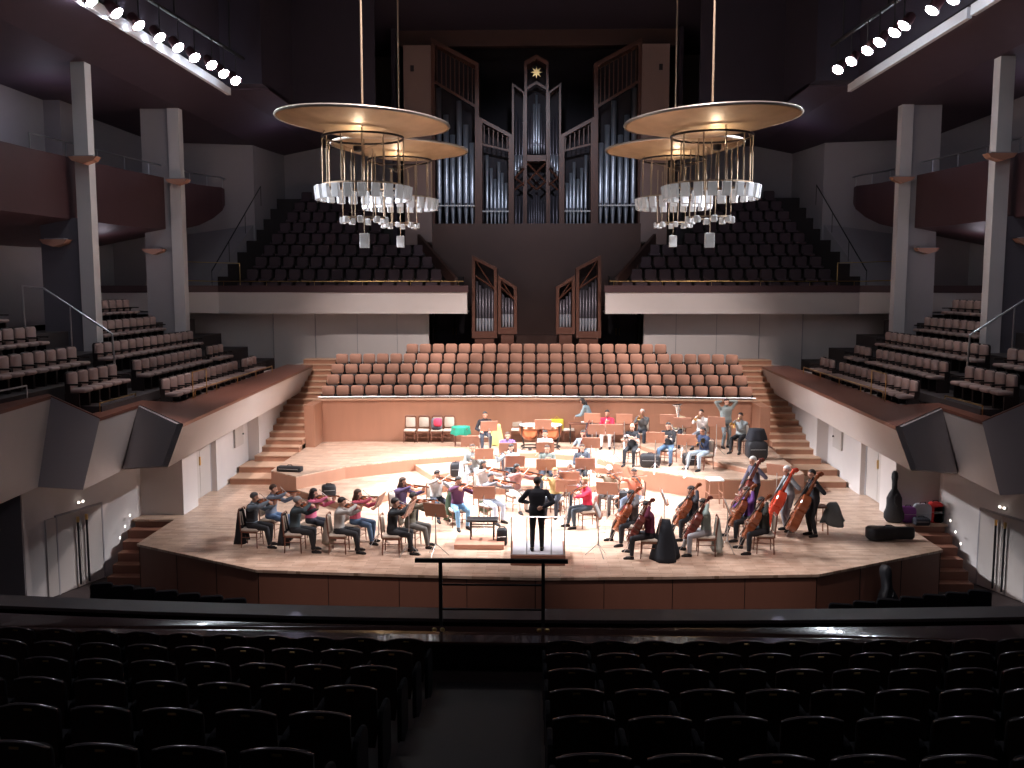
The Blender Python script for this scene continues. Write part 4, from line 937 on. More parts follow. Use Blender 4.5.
def submesh(name, co, quads, mask_v, off, nrm, m):
    keep = mask_v[quads].all(axis=1) if len(quads) else np.zeros(0, bool); q = quads[keep]
    if len(q) == 0: return None
    ids = np.unique(q); remap = np.full(len(co), -1); remap[ids] = np.arange(len(ids)); v = co[ids]+nrm[ids]*off; q = remap[q]
    me = bpy.data.meshes.new(name); me.vertices.add(len(v)); me.vertices.foreach_set('co', v.astype(np.float32).ravel())
    me.loops.add(q.size); me.loops.foreach_set('vertex_index', q.astype(np.int32).ravel()); me.polygons.add(len(q))
    me.polygons.foreach_set('loop_start', np.arange(0, q.size, 4, dtype=np.int32)); me.polygons.foreach_set('loop_total', np.full(len(q), 4, dtype=np.int32))
    me.polygons.foreach_set('use_smooth', np.ones(len(q), bool)); me.materials.append(m); me.update(calc_edges=True); me.validate(); return me
SKIN = [mat('skin_a', (.55, .30, .21), .55, noise=.06, scale=20), mat('skin_b', (.48, .25, .17), .55, noise=.06, scale=20)]
HAIRC = dict(dark=(.018, .012, .010), brown=(.07, .035, .02), grey=(.32, .31, .31), white=(.62, .60, .58), blond=(.42, .27, .12), darkgrey=(.12, .115, .115))
NPERS = [0]
def person(loc, face, label, kind='seat', top=(.1, .1, .1), legs=(.02, .02, .03), hair='dark', long_=False, lean=.08, rh=None, lh=None, look=(0, 1, -.25), sleeves=1, spread=.14, shoe=(.015, .012, .012), seat=.47, legx=0, fk=0, curl=1.0, wide=1, cap=None, vest=None, bald=False, footfwd=.42, tie=None, rp=None, lp=None, cross=False):
    """local frame: +Y is where the person faces, +X the person's right"""
    NPERS[0] += 1
    B = Body(); X, Y, Z = Vector((1, 0, 0)), Vector((0, 1, 0)), Vector((0, 0, 1))
    sit = kind == 'seat'
    hz = seat+.09 if sit else .94
    up = Vector((0, lean, 1)).normalized(); fw = X.cross(up)*-1; fw = Vector((0, up.z, -up.y))
    P0 = Vector((0, 0, hz))
    if sit: P0.y = -.04
    W = wide
    T = lambda h: P0+up*h
    B.loft([(P0-Z*.09, .13*W, .09*W, X, Y), (P0-Z*.03, .165*W, .115*W, X, Y), (T(.06), .16*W, .112*W, X, fw), (T(.15), .142*W, .10*W, X, fw), (T(.26), .155*W, .11*W, X, fw), (T(.36), .17*W, .113*W, X, fw), (T(.43), .165*W, .10*W, X, fw), (T(.475), .115, .075, X, fw), (T(.50), .06, .055, X, fw)], 'torso')
    nk = T(.49); lookv = Vector(look).normalized(); hc = nk+up*.155+Vector((lookv.x*.02, .015+lookv.y*.025, 0))
    B.cap(nk-up*.03, hc-Z*.04, .057, .05, 'neck')
    hx = lookv.cross(Z).normalized(); hu = hx.cross(lookv).normalized()
    RH = Matrix((hx, lookv, hu)).transposed()
    Hh = lambda x, y, z: hc+RH @ Vector((x, y, z))
    B.ell(Hh(0, -.012, .03), .076, .094, .088, RH, 'head'); B.ell(Hh(0, .022, -.05), .056, .064, .066, RH, 'head'); B.ell(Hh(0, .04, -.088), .03, .035, .026, RH, 'head')
    B.cap(Hh(0, .083, .012), Hh(0, .104, -.022), .010, .015, 'head', 6)
    B.ell(Hh(0, .082, -.056), .024, .014, .012, RH, 'head'); B.ell(Hh(0, .07, .028), .05, .02, .012, RH, 'head')
    for q in (-1, 1): B.ell(Hh(q*.078, -.008, -.005), .011, .022, .032, RH, 'head')
    # arms
    hands = []
    for q, h, pl in ((1, rh, rp), (-1, lh, lp)):
        sh = T(.425)+X*q*.185*W; B.cap(T(.42)+X*q*.10, sh, .06, .055, 'uparm')
        if h is None: h = ((q*.12, .30, hz+.10), (-q*.5, .8, -.1), (0, 0, -1)) if sit else ((q*.25, .02, hz-.18), (0, .1, -1), (-q, 0, 0))
        hp, hd, hn = h
        hd = Vector(hd).normalized(); hn = Vector(hn); hn = (hn-hd*hn.dot(hd)).normalized()
        wrist = Vector(hp)-hd*.09
        el, wr = ik(sh, wrist, .285, .255, pl or (sh.x+q*.35, sh.y-.05, sh.z-.6))
        B.cap(sh, el, .052, .041, 'uparm'); B.cap(el, el+(wr-el)*.35, .041, .04, 'forearm'); B.cap(el+(wr-el)*.35, wr, .04, .027, 'forearm')
        hx2 = hd.cross(hn)
        for k in (-1.5, -.5, .5, 1.5):
            a = wr+hd*.015+hx2*k*.014; b = wr+hd*(.085-.004*abs(k))+hx2*k*.021; B.cap(a, b, .015, .0125, 'hand', 6)
            f1 = (.034, .038, .036, .028)[int(k+1.5)]; d1 = (hd*math.cos(.5*curl)+hn*math.sin(.5*curl)).normalized(); d2 = (hd*math.cos(1.35*curl)+hn*math.sin(1.35*curl)).normalized()
            c = b+d1*f1; e = c+d2*f1*1.1; B.cap(b, c, .0115, .0108, 'hand', 6); B.cap(c, e, .0108, .0098, 'hand', 6)
        tb = wr+hd*.03+hx2*(-q)*.026; t1 = tb+(hd*.7+hx2*(-q)*.6+hn*.4).normalized()*.042; B.cap(tb, t1, .0145, .0125, 'hand', 6); B.cap(t1, t1+(hd*.8+hn*.6).normalized()*.032, .0125, .0105, 'hand', 6)
        hands.append(wr)
    # legs
    for q in (-1, 1):
        hip = P0+X*q*.09-Z*.03
        if sit:
            ft = Vector((q*spread+legx, footfwd+fk*(q > 0)*.0+(.03 if q > 0 else -.06), .075)); 
            if cross and q > 0: ft = Vector((-.12, footfwd+.22, .22))
            kn, an = ik(hip, ft, .43, .41, (q*spread*1.3+legx*.5, .6, hz+.35))
        else:
            ft = Vector((q*.11, .02*q, .08)); kn, an = ik(hip, ft, .43, .425, (q*.12, .5, .5))
        B.cap(hip, kn, .083*W**.5, .056, 'thigh'); B.cap(kn, kn+(an-kn)*.35, .055, .053, 'shin'); B.cap(kn+(an-kn)*.35, an, .053, .036, 'shin')
        fd = Vector((q*.15, 1, 0)).normalized()
        fz = an.z-.045
        fz_ = 'footR' if q > 0 else 'footL'
        B.cap(an+Z*-.01, an-Z*.03, .04, .036, fz_); B.cap(Vector((an.x, an.y-.02, fz)), Vector((an.x, an.y, fz))+fd*.11, .036, .034, fz_); B.cap(Vector((an.x, an.y, fz-.008))+fd*.11, Vector((an.x, an.y, fz-.012))+fd*.165, .032, .025, fz_)
    tmp = B.mb.obj('tmp', SKIN[0]); md = tmp.modifiers.new('r', 'REMESH'); md.mode = 'VOXEL'; md.voxel_size = .0125; md.use_smooth_shade = True
    ms = tmp.modifiers.new('s', 'SMOOTH'); ms.factor = .5; ms.iterations = 2
    dg = bpy.context.evaluated_depsgraph_get(); dg.update()
    me = bpy.data.meshes.new_from_object(tmp.evaluated_get(dg)); tm = tmp.data; bpy.data.objects.remove(tmp); bpy.data.meshes.remove(tm)
    n = len(me.vertices); co = np.empty(n*3, np.float32); me.vertices.foreach_get('co', co); co = co.reshape(-1, 3).astype(float)
    lt = np.empty(len(me.polygons), np.int32); me.polygons.foreach_get('loop_total', lt); li = np.empty(len(me.loops), np.int32); me.loops.foreach_get('vertex_index', li)
    quads = li.reshape(-1, 4) if (lt == 4).all() else np.array([list(p.vertices) for p in me.polygons if len(p.vertices) == 4])
    e1 = co[quads[:, 1]]-co[quads[:, 0]]; e2 = co[quads[:, 3]]-co[quads[:, 0]]; fn = np.cross(e1, e2); nr = np.zeros_like(co)
    for k in range(4): np.add.at(nr, quads[:, k], fn)
    nr /= np.maximum(np.linalg.norm(nr, axis=1, keepdims=True), 1e-9)
    best = np.full(n, 1e9); zone = np.zeros(n, int); tt = np.zeros(n)
    zn = ['torso', 'neck', 'head', 'uparm', 'forearm', 'hand', 'thigh', 'shin', 'footR', 'footL']
    for a, b, r0, r1, z in B.bones:
        a = np.array(a); b = np.array(b); d = b-a; L2 = d @ d; t = np.clip(((co-a) @ d)/max(L2, 1e-9), 0, 1); dist = np.linalg.norm(co-(a+t[:, None]*d), axis=1)-(r0+(r1-r0)*t)
        m = dist < best; best[m] = dist[m]; zone[m] = zn.index(z); tt[m] = t[m]
    me.materials.clear(); me.materials.append(SKIN[NPERS[0] % 2]); me.polygons.foreach_set('use_smooth', [True]*len(me.polygons)); me.name = 'person'
    root = bpy.data.objects.new('person', me); col.objects.link(root); root.location = loc; root.rotation_euler = (0, 0, face); tag(root, label, 'person')
    belt = hz+.07
    is_t = (zone == 0); waist = co[:, 2] < belt
    topm = (is_t & (co[:, 2] > belt-.03)) | (zone == 3) | ((zone == 1) & (np.linalg.norm(co-np.array(nk), axis=1) < .075))
    if sleeves == 1: topm |= (zone == 4)
    elif sleeves == 0: topm &= ~((zone == 3) & (tt > .65) & (np.linalg.norm(co[:, :2]-np.array([0, 0]), axis=1) > .22))
    def child(nm, mask, off, m):
        c = submesh(nm, co, quads, mask, off, nr, m)
        if c: o = bpy.data.objects.new(nm, c); col.objects.link(o); o.parent = root; return o
    child('top', topm, .014, cloth(top)); child('trousers', (is_t & waist) | (zone == 6) | (zone == 7), .011, cloth(legs)); child('shoe', zone == 8, .009, cloth(shoe)); child('shoe', zone == 9, .009, cloth(shoe))
    if vest: child('vest', is_t & (co[:, 2] > belt) & (np.linalg.norm(co-np.array(nk), axis=1) > .09), .024, cloth(vest))
    if tie:
        a = nk+fw*.10-up*.05; MB().tube([a, T(.33)+fw*.135, T(.15)+fw*.13], [.016, .024, .034], 6).obj('tie', cloth(tie), root)
    # hair
    if not bald:
        q = MB(); q.ball((0, 0, 0), .088, .104, .098, n=20, m=14); out = []
        for v in q.v:
            v = Vector(v); dn = v.normalized(); k = 1
            if (dn.y > .25 and dn.z < .42) or dn.z < -.62 or (dn.y > -.1 and dn.z < .0): k = .72
            out.append(hc+RH @ (v*k+Vector((0, -.016, .036))))
        q.v = [tuple(v) for v in out]
        if long_:
            for sx in (-1, 1): q.ball(Hh(sx*.062, -.02, -.05), .032, .05, .10, n=10, m=8, R=RH)
            q.ball(Hh(0, -.075, -.06), .078, .038, .14, n=12, m=8, R=RH); q.ball(Hh(0, -.085, -.15), .06, .03, .07, n=12, m=8)
        q.obj('hair', mat('hair_'+hair, HAIRC[hair], .6, noise=.3, scale=40), root, True)
    elif bald: 
        q = MB(); q.ball(Hh(0, -.045, .005), .077, .068, .05, n=16, m=8, R=RH); q.obj('hair', mat('hair_'+hair, HAIRC[hair], .6, noise=.3, scale=40), root, True)
    if cap:
        q = MB(); q.lathe([(.001, .11), (.06, .1), (.088, .06), (.095, .015), (.001, .015)], n=18); q.box(-.05, .05, .06, .15, .02, .032); q.v = [tuple(hc+RH @ (Vector(v)+Vector((0, -.012, .03)))) for v in q.v]; q.obj('cap', cloth(cap), root, True)
    for sx in (-1, 1): MB().ball(Hh(sx*.031, .079, .012), .009, n=8, m=6).obj('eye', M['black'], root, True)
    MB().ball(Hh(0, .09, -.058), .02, .006, .004, n=8, m=5, R=RH).obj('mouth', mat('lips', (.33, .1, .09), .5, noise=.05), root, True)
    root['_'] = 0; del root['_']
    Mw = Matrix.Translation(loc) @ Matrix.Rotation(face, 4, 'Z')
    root.matrix_world = Mw
    return root, Mw, hc
COND = Vector((0, 21.3, 0))
def facing(p, off=0, to=None):
    d = (to or COND)-Vector(p); return math.atan2(-d.x, d.y)+math.radians(off)
def sitter(px, py, z, desc, inst=None, off=0, to=None, chair_=True, colr=None, **kw):
    p = U(px, py, z=z); f = facing(p, off, to)
    sx = kw.pop('scale', 1)
    D = dict(violin=dict(rh=None), )
    up = Vector((0, kw.get('lean', .08), 1)).normalized(); hz = kw.get('seat', .47)+.09; nk = Vector((0, -.04, hz))+up*.49
    ob = []
    if inst in ('violin', 'viola'):
        L = .36 if inst == 'violin' else .41; yd = Vector((-.70, .70, -.10)).normalized(); zd = Vector((.25, .1, 1))
        o = nk+Vector((-.045, .075, .055)); m = basis(o, yd, zd); x_, y_, z_ = m.col[0].to_3d(), m.col[1].to_3d(), m.col[2].to_3d()
        neck = .27 if inst == 'violin' else .30
        lhp = o+yd*(L+neck*.55)-z_*.035
        cr = o+yd*L*.56+z_*.075; bd = (x_*1.0+z_*.15).normalized(); bd = bd if bd.x > 0 else -bd
        fr = kw.pop('bowt', .42); hp = cr+bd*fr
        kw['lh'] = (lhp+Vector((0, 0, -.0)), Vector((.05, .25, 1)), yd.cross(Vector((0, 0, 1)))*-1); kw['rh'] = (hp, (-.35, .75, -.3), (-.6, .1, -.8)); kw['lp'] = (-.45, .1, .55); kw['rp'] = (.7, -.1, .8)
        kw.setdefault('look', (-.45, .85, -.22))
        ob.append(lambda Mw: fiddle(Mw @ m, L, .04, neck, inst, '%s held by %s' % (inst, desc), inst, colr or 'varnish'))
        ob.append(lambda Mw: bow(Mw @ hp, Mw @ (cr-bd*(.72-fr)), 'bow held by %s' % desc))
    elif inst == 'cello':
        o = Vector((.0, .43, .34)); yd = Vector((-.17, -.42, .86)).normalized(); zd = Vector((.1, 1, .3)); L = .76; neck = .48
        m = basis(o, yd, zd); x_, z_ = m.col[0].to_3d(), m.col[2].to_3d()
        cr = o+yd*L*.40+z_*.15; bd = -x_ if x_.x < 0 else x_; bd = (bd+Vector((0, -.1, -.15))).normalized(); hp = cr+bd*.33
        kw['lh'] = (o+yd*(L+neck*.55)+z_*.03-bd*.02, (.8, .5, .15), (.3, -.6, -.3)); kw['rh'] = (hp, (-.2, .8, -.6), (-.5, 0, -.8)); kw['lp'] = (-.7, .1, .8); kw['rp'] = (.8, 0, .7)
        kw.setdefault('spread', .27); kw.setdefault('look', (-.1, .9, -.4))
        ob.append(lambda Mw: fiddle(Mw @ m, L, .15, neck, 'cello', 'cello held by %s' % desc, 'cello', colr or 'varnish', .32))
        ob.append(lambda Mw: bow(Mw @ hp, Mw @ (cr-bd*.33), 'cello bow drawn by %s' % desc, n=(0, 1, .2)))
    elif inst in ('clarinet', 'oboe'):
        o = nk+Vector((0, .125, .085)); yd = Vector((0, .62, -.78)).normalized(); m = basis(o, yd, (0, .7, .7))
        kw['rh'] = (o+yd*.42+Vector((.035, .03, 0)), (-.6, .8, 0), (-.4, -.6, 0)); kw['lh'] = (o+yd*.22+Vector((-.035, .03, 0)), (.6, .8, 0), (.4, -.6, 0)); kw.setdefault('look', (0, 1, -.2))
        ob.append(lambda Mw: clarinet(Mw @ m, '%s played by %s' % (inst, desc), name=inst))
    elif inst == 'flute':
        o = nk+Vector((-.05, .12, .10)); yd = Vector((.97, .2, -.18)).normalized(); m = basis(o, yd, (0, 0, 1))
        kw['rh'] = (o+yd*.50+Vector((0, -.01, -.0)), (-.3, .9, .1), (-.2, -.1, -.9)); kw['lh'] = (o+yd*.24+Vector((0, .02, -.02)), (.8, .4, .2), (0, -1, -.2)); kw['lp'] = (-.5, .2, .6); kw['rp'] = (.6, .1, .6)
        ob.append(lambda Mw: flute(Mw @ m, 'silver flute held sideways by %s' % desc))
    elif inst == 'bassoon':
        o = Vector((.16, .05, .42)); yd = Vector((-.28, .16, .9)).normalized(); m = basis(o, yd, (0, -1, 0))
        kw['rh'] = (o+yd*.35, (-.3, .9, 0), (-1, 0, 0)); kw['lh'] = (o+yd*.72, (.6, .7, .2), (.5, -.5, 0))
        ob.append(lambda Mw: bassoon(Mw @ m, 'dark bassoon held upright by %s' % desc))
    elif inst == 'trumpet':
        o = nk+Vector((0, .12, .10)); yd = Vector((0, 1, -.22)).normalized(); m = basis(o, yd, (0, .2, 1))
        kw['rh'] = (o+yd*.23+Vector((.03, 0, .02)), (-.5, .9, .1), (-.9, -.3, 0)); kw['lh'] = (o+yd*.22+Vector((-.03, 0, -.02)), (.5, .9, .1), (.9, -.3, 0)); kw.setdefault('look', (0, 1, -.05))
        ob.append(lambda Mw: trumpet(Mw @ m, '%s trumpet played by %s' % ('silver' if colr == 'silver' else 'brass', desc), colr or 'brass'))
    elif inst == 'trombone':
        o = nk+Vector((0.03, .13, .09)); yd = Vector((.1, 1, -.42)).normalized(); m = basis(o, yd, (0, .4, 1))
        kw['rh'] = (o+yd*.5, (-.3, 1, -.2), (-.8, 0, -.2)); kw['lh'] = (o+yd*.1+Vector((-.04, 0, 0)), (.4, .8, .3), (.8, 0, 0)); kw.setdefault('look', (0, 1, -.1))
        ob.append(lambda Mw: trombone(Mw @ m, 'trombone held out by %s' % desc))
    elif inst == 'horn':
        o = Vector((.1, .30, hz+.32)); m = basis(o, (-.3, .9, 0), (0, .1, 1))
        kw['rh'] = (o+Vector((.17, -.02, -.08)), (-.3, .7, -.1), (-1, 0, 0)); kw['lh'] = (o+Vector((-.1, .03, .04)), (.7, .5, 0), (.5, -.5, 0))
        ob.append(lambda Mw: horn(Mw @ m, 'coiled %s horn in the lap of %s' % ('silver' if colr == 'silver' else 'brass', desc), colr or 'brass'))
    elif inst == 'tuba':
        o = Vector((-.08, .26, hz+.30)); m = basis(o, (0, 1, 0), (.1, 0, 1))
        kw['rh'] = (o+Vector((.14, .03, -.02)), (-.3, .8, 0), (-1, 0, 0)); kw['lh'] = (o+Vector((-.07, .02, .05)), (.6, .6, .3), (.6, -.4, 0))
        ob.append(lambda Mw: tuba(Mw @ m, 'silver tuba standing in the lap of %s' % desc))
    r, Mw, hc = person(p, f, desc, **kw)
    for fn in ob: fn(Mw)
    if chair_: chair(p.x-math.sin(f)*-.05*-1*0+math.sin(f)*.04, p.y-math.cos(f)*.04, p.z, f, ('chair under %s' % desc))
    return r, Mw
BLK = (.02, .02, .024); JEAN = (.10, .17, .30); LJEAN = (.32, .42, .55); DK = (.03, .035, .05)
S = sitter
# first and second violins on the left, front to back
S(254, 546, 0, 'grey-haired man in dark waistcoat at the left end of violins', 'violin', top=(.22, .28, .34), vest=(.03, .03, .035), legs=BLK, hair='darkgrey', bald=False)
S(273, 536, 0, 'short-haired player in blue jeans, second violin from the left', 'violin', top=(.16, .19, .25), legs=JEAN, hair='brown')
S(297, 551, 0, 'grey-haired violinist in dark sweater beside the pink-topped woman', 'violin', top=(.05, .07, .08), legs=BLK, hair='grey', bowt=.3)
S(313, 541, 0, 'dark-haired woman violinist in a bright pink top, left side', 'violin', top=(.62, .14, .24), legs=DK, hair='dark', long_=True)
S(341, 552, 0, 'dark-haired violinist in pale grey sweater near the stage edge', 'violin', top=(.42, .40, .38), legs=BLK, hair='dark', bowt=.35)
S(357, 542, 0, 'curly-haired woman violinist in red top and blue jeans', 'violin', top=(.48, .08, .12), legs=(.07, .12, .2), hair='brown', long_=True)
S(394, 553, 0, 'dark-haired violinist all in black nearest the conductor, left', 'violin', top=(.02, .025, .03), legs=BLK, hair='dark', bowt=.3)
S(412, 546, 0, 'violinist in grey-brown clothes behind the black-clad leader', 'violin', top=(.16, .14, .10), legs=(.14, .13, .12), hair='dark', bowt=.5)
S(402, 527, 0, 'long brown-haired woman violinist in dark purple top', 'violin', top=(.09, .06, .14), legs=BLK, hair='brown', long_=True)
S(437, 518, 0, 'short-haired player in white shirt beside an empty riser', 'violin', off=-10, top=(.6, .58, .58), legs=DK, hair='dark')
S(458, 526, 0, 'dark-haired violist in maroon top and bright blue jeans', 'viola', off=-15, top=(.12, .04, .10), legs=(.18, .36, .55), hair='dark')
S(490, 521, 0, 'violist in grey top and pale blue trousers by the bench', 'viola', off=20, top=(.22, .22, .24), legs=(.5, .56, .66), hair='darkgrey')
S(483, 506, 0, 'dark long-haired violist in white top, centre left', 'viola', off=10, top=(.6, .58, .6), legs=DK, hair='dark', long_=True)
S(473, 487, .2, 'player in grey shirt with pink scarf beside black case', 'clarinet', off=-20, top=(.24, .25, .24), legs=(.4, .4, .42), hair='brown')
S(516, 510, 0, 'dark-haired woman in pink top and cream leggings', 'viola', off=25, top=(.5, .26, .25), legs=(.66, .6, .55), hair='dark', long_=True)
S(511, 487, .2, 'long-haired woman flautist in pale blue shirt', 'flute', top=(.42, .52, .6), legs=DK, hair='dark', long_=True)
S(545, 471, .4, 'man in white shirt and dark tie, middle riser', 'clarinet', top=(.75, .74, .74), legs=BLK, hair='dark', tie=(.02, .03, .05))
S(547, 488, .2, 'pink-faced man in grey-green sweater, centre', 'oboe', top=(.16, .19, .17), legs=DK, hair='brown')
S(583, 471, .4, 'short-haired man in grey-blue shirt, middle riser', 'bassoon', top=(.27, .33, .38), legs=DK, hair='dark', sleeves=0)
S(582, 487, .2, 'man in dark jacket and white shirt with crossed legs', 'clarinet', top=(.06, .07, .09), legs=BLK, hair='brown', cross=True, tie=(.75, .75, .75))
S(570, 508, 0, 'white-haired player in blue shirt behind a desk', 'viola', off=-10, top=(.14, .22, .38), legs=DK, hair='white')
S(555, 515, 0, 'fair-haired player in yellow top, half behind the conductor', 'viola', off=-10, top=(.62, .45, .20), legs=DK, hair='blond')
S(609, 512, 0, 'beige-shirted player in a white cap beside black bag', 'viola', off=0, top=(.34, .28, .2), legs=(.13, .12, .12), hair='white', cap=(.75, .72, .7))
S(586, 527, 0, 'blond woman in bright red top turned left', 'viola', to=Vector((-3, 22.8, 0)), top=(.66, .03, .08), legs=(.06, .08, .10), hair='blond')
S(634, 516, 0, 'dark-haired player in salmon orange shirt', 'viola', off=0, top=(.72, .26, .17), legs=(.2, .26, .36), hair='dark', wide=1.12)
# cellos
S(632, 543, 0, 'dark-haired cellist half hidden behind the burgundy cellist', 'cello', to=Vector((-2, 21.5, 0)), top=(.1, .09, .09), legs=BLK, hair='dark')
S(648, 557, 0, 'cellist in burgundy top with black coat over the chair', 'cello', to=Vector((-2, 22.0, 0)), top=(.14, .02, .05), legs=BLK, hair='dark', colr='darkvarnish')
S(692, 538, 0, 'black-haired cellist in dark top, third cello from centre', 'cello', to=Vector((-2, 22.2, 0)), top=(.03, .03, .04), legs=BLK, hair='dark')
S(704, 554, 0, 'cellist in grey-green shirt and grey trousers', 'cello', to=Vector((-2, 22.0, 0)), top=(.3, .38, .36), legs=(.34, .34, .36), hair='dark', colr='darkvarnish')
S(747, 539, 0, 'cellist in purple top, upstage cello on the right', 'cello', to=Vector((-2, 22.4, 0)), top=(.14, .05, .24), legs=BLK, hair='brown')
S(762, 552, 0, 'dark-clad cellist nearest the stage edge, far right cello', 'cello', to=Vector((-2, 22.0, 0)), top=(.035, .04, .035), legs=BLK, hair='dark')
# double basses, players standing
def bassist(px, py, desc, m, yaw=0, to=Vector((-2, 22, 0)), **kw):
    p = U(px, py, z=0); f = facing(p, yaw, to)
    o = Vector((-.06, .66, .17)); yd = Vector((-.13, -.46, 1)).normalized(); zd = Vector((.35, 1, .45)); L = 1.02; neck = .66
    m_ = basis(o, yd, zd); x_, z_ = m_.col[0].to_3d(), m_.col[2].to_3d(); cr = o+yd*L*.5+z_*.2; bd = -x_ if x_.x < 0 else x_; bd = (bd+Vector((0, -.25, -.25))).normalized(); hp = cr+bd*.28
    r, Mw, hc = person(p, f, desc, kind='stand', lean=.08, rh=(hp, (-.3, .8, -.5), (-.5, 0, -.8)), lh=(o+yd*(L+neck*.45)+z_*.02, (.7, .6, .1), (.3, -.6, -.2)), lp=(-.7, .1, 1.2), rp=(.7, -.1, .8), **kw)
    fiddle(Mw @ m_, L, .2, neck, 'double_bass', '%s double bass leaning on %s' % ({'redvarnish': 'bright orange-red', 'darkvarnish': 'dark reddish', 'varnish': 'brown'}[m], desc), 'double bass', m, .17)
    bow(Mw @ hp, Mw @ (cr-bd*.3), 'short bass bow held by %s' % desc, n=(0, 1, .2)); return p, f
bassist(754, 518, 'white-haired bassist in dark vest', 'darkvarnish', top=(.12, .11, .16), legs=BLK, hair='white')
bassist(788, 531, 'grey-haired bassist in patterned grey shirt', 'redvarnish', top=(.26, .28, .30), legs=(.2, .2, .22), hair='white')
bassist(813, 536, 'black-haired bassist in black at the right end', 'varnish', top=(.02, .02, .025), legs=BLK, hair='dark')
# rear rows
S(485, 449, .6, 'black-clad man sitting against the rear panelling, left', None, top=(.012, .012, .016), legs=DK, hair='dark')
S(507, 471, .4, 'lilac-clad player bent low behind a music desk', 'clarinet', top=(.20, .12, .34), legs=DK, hair='brown', lean=.35)
S(607, 447, .6, 'man in vivid red sweater and white trousers', 'clarinet', colr='silver', top=(.75, .03, .08), legs=(.72, .68, .68), hair='dark')
S(632, 464, .6, 'bald man in black T-shirt, arms bare', 'horn', top=(.014, .014, .018), legs=BLK, hair='darkgrey', bald=True, sleeves=0, colr='silver')
S(642, 446, .6, 'grey-haired man in dark grey shirt, back row', 'trumpet', top=(.12, .13, .14), legs=DK, hair='white')
S(668, 463, .6, 'horn player in black with blue jeans', 'horn', top=(.02, .02, .025), legs=(.12, .2, .32), hair='dark', colr='silver', spread=.2)
S(678, 446, .76, 'man in beige shirt, back row', 'tuba', top=(.55, .46, .30), legs=DK, hair='grey')
S(701, 448, .76, 'trumpeter in white shirt, back row', 'trumpet', top=(.72, .68, .66), legs=(.2, .22, .26), hair='dark')
S(703, 469, .6, 'man in navy sweater and very pale jeans', 'horn', to=Vector((-4, 23, 0)), top=(.03, .045, .10), legs=(.5, .6, .7), hair='dark', spread=.22)
S(740, 452, .76, 'trombonist in grey shirt beside black cases', 'trombone', top=(.33, .37, .38), legs=BLK, hair='dark')
# standing people
p = U(590, 444, z=.6)
person(p, math.radians(70), 'dark-haired person in blue-grey top leaning over at the rear wall', kind='stand', top=(.22, .29, .32), legs=DK, hair='dark', long_=True, lean=.45, look=(0, .8, -.6), rh=((.15, .55, .95), (0, .7, -.7), (0, 0, -1)), lh=((-.15, .55, .95), (0, .7, -.7), (0, 0, -1)))
p = U(725, 448, z=.76)
person(p, math.radians(200), 'heavy man in grey standing with hands behind his head', kind='stand', top=(.30, .34, .33), legs=(.2, .24, .26), hair='dark', wide=1.22, lean=0, look=(.1, 1, -.2), rh=((.07, -.08, 1.62), (-.9, -.2, .2), (0, 1, 0)), lh=((-.07, -.08, 1.62), (.9, -.2, .2), (0, 1, 0)), rp=(.8, .1, 1.75), lp=(-.8, .1, 1.75))
# conductor on the podium
pod = U(537, 551.5, z=.24); py0 = U(537, 566, z=0).y
r = empty('conductor_podium', (pod.x+.02, py0+.62, 0), 0, 'conductor podium of reddish wood with grey carpet top', 'podium')
MB().rbox(0, 0, .12, 1.24, 1.2, .24, .02, .008, axis='z').obj('base', M['frontwood'], r); MB().rbox(0, 0, .247, 1.16, 1.12, .014, .02, .003, axis='z').obj('carpet', mat('carpet_grey', (.45, .43, .46), .95, noise=.1, scale=30), r)
q = MB(); q.tube([(-.6, -.58, .25), (-.6, -.58, 1.12), (.6, -.58, 1.12), (.6, -.58, .25)], .016, 6)
for x in (-.25, .3): q.tube([(x, -.58, .25), (x, -.58, 1.12)], .011, 6)
q.obj('rail', M['steel'], r)
person(Vector((pod.x, pod.y, .255)), 0, 'conductor in a black suit seen from behind on the podium', kind='stand', top=(.012, .013, .02), legs=(.01, .01, .014), hair='dark', lean=.02, look=(.15, 1, -.1), wide=1.12, rh=((.05, -.20, 1.03), (-.8, -.2, -.3), (0, 1, 0)), lh=((-.2, .33, 1.08), (.1, 1, .1), (0, 0, -1)), rp=(.5, -.3, .9), lp=(-.7, 0, 1.0))
